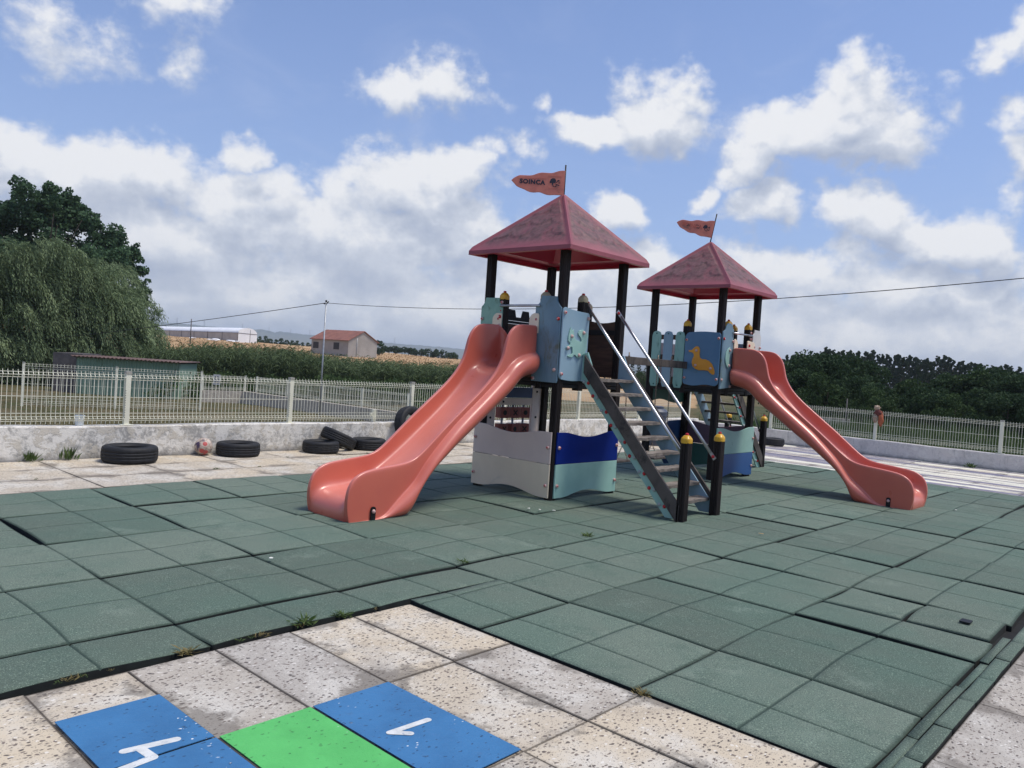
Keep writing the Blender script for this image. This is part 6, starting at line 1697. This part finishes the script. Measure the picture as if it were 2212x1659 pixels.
# clouds outside the picture keep the light and the reflections believable
rc = random.Random(3)
for k in range(16): blobs.append((rc.choice([-1, 1])*rc.uniform(.85, 3.0), rc.uniform(.15, .8), rc.uniform(.15, .4), rc.uniform(.06, .16), rc.uniform(.7, 1)))
def build_field():
    """node group: vector in -> cloud density field out"""
    ng = bpy.data.node_groups.new('cloud_field', 'ShaderNodeTree')
    ng.interface.new_socket('Vector', in_out='INPUT', socket_type='NodeSocketVector'); ng.interface.new_socket('Value', in_out='OUTPUT', socket_type='NodeSocketFloat'); ng.interface.new_socket('Noise', in_out='OUTPUT', socket_type='NodeSocketFloat')
    t = NT(ng); gi = t.n.new('NodeGroupInput'); go = t.n.new('NodeGroupOutput'); v = gi.outputs[0]
    w1 = t.vec('SCALE', t.vec('SUBTRACT', t.noise(v, 9, 3, .5, color=True), (.5, .5, .5)), .11)
    w2 = t.vec('SCALE', t.vec('SUBTRACT', t.noise(v, 34, 3, .55, color=True), (.5, .5, .5)), .035)
    q = t.vec('ADD', v, t.vec('ADD', w1, w2)); q = t.vec('MULTIPLY', q, (1, 1, 0))
    cur = None
    for a, e, rx, ry, st in blobs:
        d = t.vec('MULTIPLY', t.vec('SUBTRACT', q, (a, e, 0)), (1/rx, 1/ry, 0))
        L = t.vec('LENGTH', d, out=1); val = t.math('MULTIPLY_ADD', L, -st, st)
        cur = val if cur is None else t.math('MAXIMUM', cur, val)
    s = t.n.new('ShaderNodeSeparateXYZ'); t.l.new(v, s.inputs[0])
    band = t.math('MULTIPLY_ADD', s.outputs[1], -9.0, 1.38)          # overcast towards the horizon
    cur = t.math('SMOOTH_MAX', cur, t.math('MINIMUM', band, .8), .2)
    st_ = t.vec('MULTIPLY', v, (1, 1.25, 1))
    n1 = t.noise(st_, 12, 9, .60); n2 = t.noise(t.vec('ADD', st_, (3, 1, 0)), 48, 5, .65)
    nn = t.math('ADD', t.math('MULTIPLY', t.math('SUBTRACT', n1, .5), 1.5), t.math('MULTIPLY', t.math('SUBTRACT', n2, .5), .42))
    t.l.new(t.math('ADD', cur, nn), go.inputs[0]); t.l.new(nn, go.inputs[1])
    return ng
ng = build_field()
def field(vec):
    n = wt.n.new('ShaderNodeGroup'); n.node_tree = ng; wt.l.new(vec, n.inputs[0]); return n.outputs[0], n.outputs[1]
F0, N0 = field(P0); F2, _ = field(wt.vec('ADD', P0, (-.010, .034, 0)))
dens = wt.ss(F0, -.04, .48)
relief = wt.math('MULTIPLY', wt.math('SUBTRACT', F0, F2), .80)
lit = wt.math('ADD', .65, relief, clamp=True)
# thick cloud bases are greyer
lit = wt.math('SUBTRACT', lit, wt.math('MULTIPLY', wt.ss(F2, .25, .9), .18), clamp=True)
ramp = wt.n.new('ShaderNodeValToRGB'); wt.l.new(lit, ramp.inputs[0])
els = ramp.color_ramp.elements; els[0].position = .0; els[0].color = (*srgb(174, 185, 208), 1); els[1].position = 1.; els[1].color = (*srgb(246, 247, 250), 1)
e_ = els.new(.38); e_.color = (*srgb(197, 205, 221), 1); e_ = els.new(.66); e_.color = (*srgb(216, 222, 234), 1)
CL = 6.25
cloud = wt.vec('SCALE', ramp.outputs[0], CL)
# blue of the open sky, paler and more lavender towards the horizon haze
hz = wt.ss(eln, .55, .0)
clear = wt.mix(wt.math('ADD', wt.math('MULTIPLY', hz, .42), .14), wt.vec('MULTIPLY', sky_n.outputs[0], (.86, .90, 1.06)), wt.vec('SCALE', comb(*srgb(160, 180, 224)), CL))
thin = wt.math('MULTIPLY', wt.ss(wt.noise(wt.vec('MULTIPLY', P0, (1, 2.2, 1)), 5, 6, .6, .8), .5, .8), .25)
clear = wt.mix(thin, clear, wt.vec('SCALE', comb(*srgb(190, 204, 236)), CL))
c = wt.mix(wt.math('MULTIPLY', dens, .97), clear, cloud)
# below the horizon the world is plain earth
c = wt.mix(wt.ss(eln, .0, -.04), c, (.9, .9, .8))
bg = wt.n.new('ShaderNodeBackground'); wt.l.new(c, bg.inputs[0]); bg.inputs[1].default_value = .097
ow = wt.n.new('ShaderNodeOutputWorld'); wt.l.new(bg.outputs[0], ow.inputs[0])
world.cycles.sampling_method = 'MANUAL'; world.cycles.sample_map_resolution = 512

sd = bpy.data.lights.new('sun', 'SUN'); so = bpy.data.objects.new('sun', sd); COL.objects.link(so)
sd.energy = 2.1; sd.angle = R(17); sd.color = (1, .93, .82)
sv = Vector((math.cos(SUN_EL)*math.cos(SUN_AZ), math.cos(SUN_EL)*math.sin(SUN_AZ), math.sin(SUN_EL)))
so.rotation_euler = sv.to_track_quat('Z', 'Y').to_euler(); so.location = (0, 0, 20)

# air: one closed box of thin haze round everything
mb = MB(); mb.box((-6400, -6400, -12), (6400, 6400, 118))
hm = bpy.data.materials.new('thin_air'); hm.use_nodes = True; ht = hm.node_tree; ht.nodes.clear()
pv = ht.nodes.new('ShaderNodeVolumePrincipled'); pv.inputs['Color'].default_value = (.80, .90, 1, 1); pv.inputs['Density'].default_value = .00026; pv.inputs['Anisotropy'].default_value = 0
ho = ht.nodes.new('ShaderNodeOutputMaterial'); ht.links.new(pv.outputs[0], ho.inputs['Volume'])
M['haze'] = hm; tag(mb.build('haze', 'haze'), kind='stuff')

scene.view_settings.view_transform = 'Standard'; scene.view_settings.look = 'None'; scene.view_settings.gamma = 1
scene.view_settings.exposure = 0.68
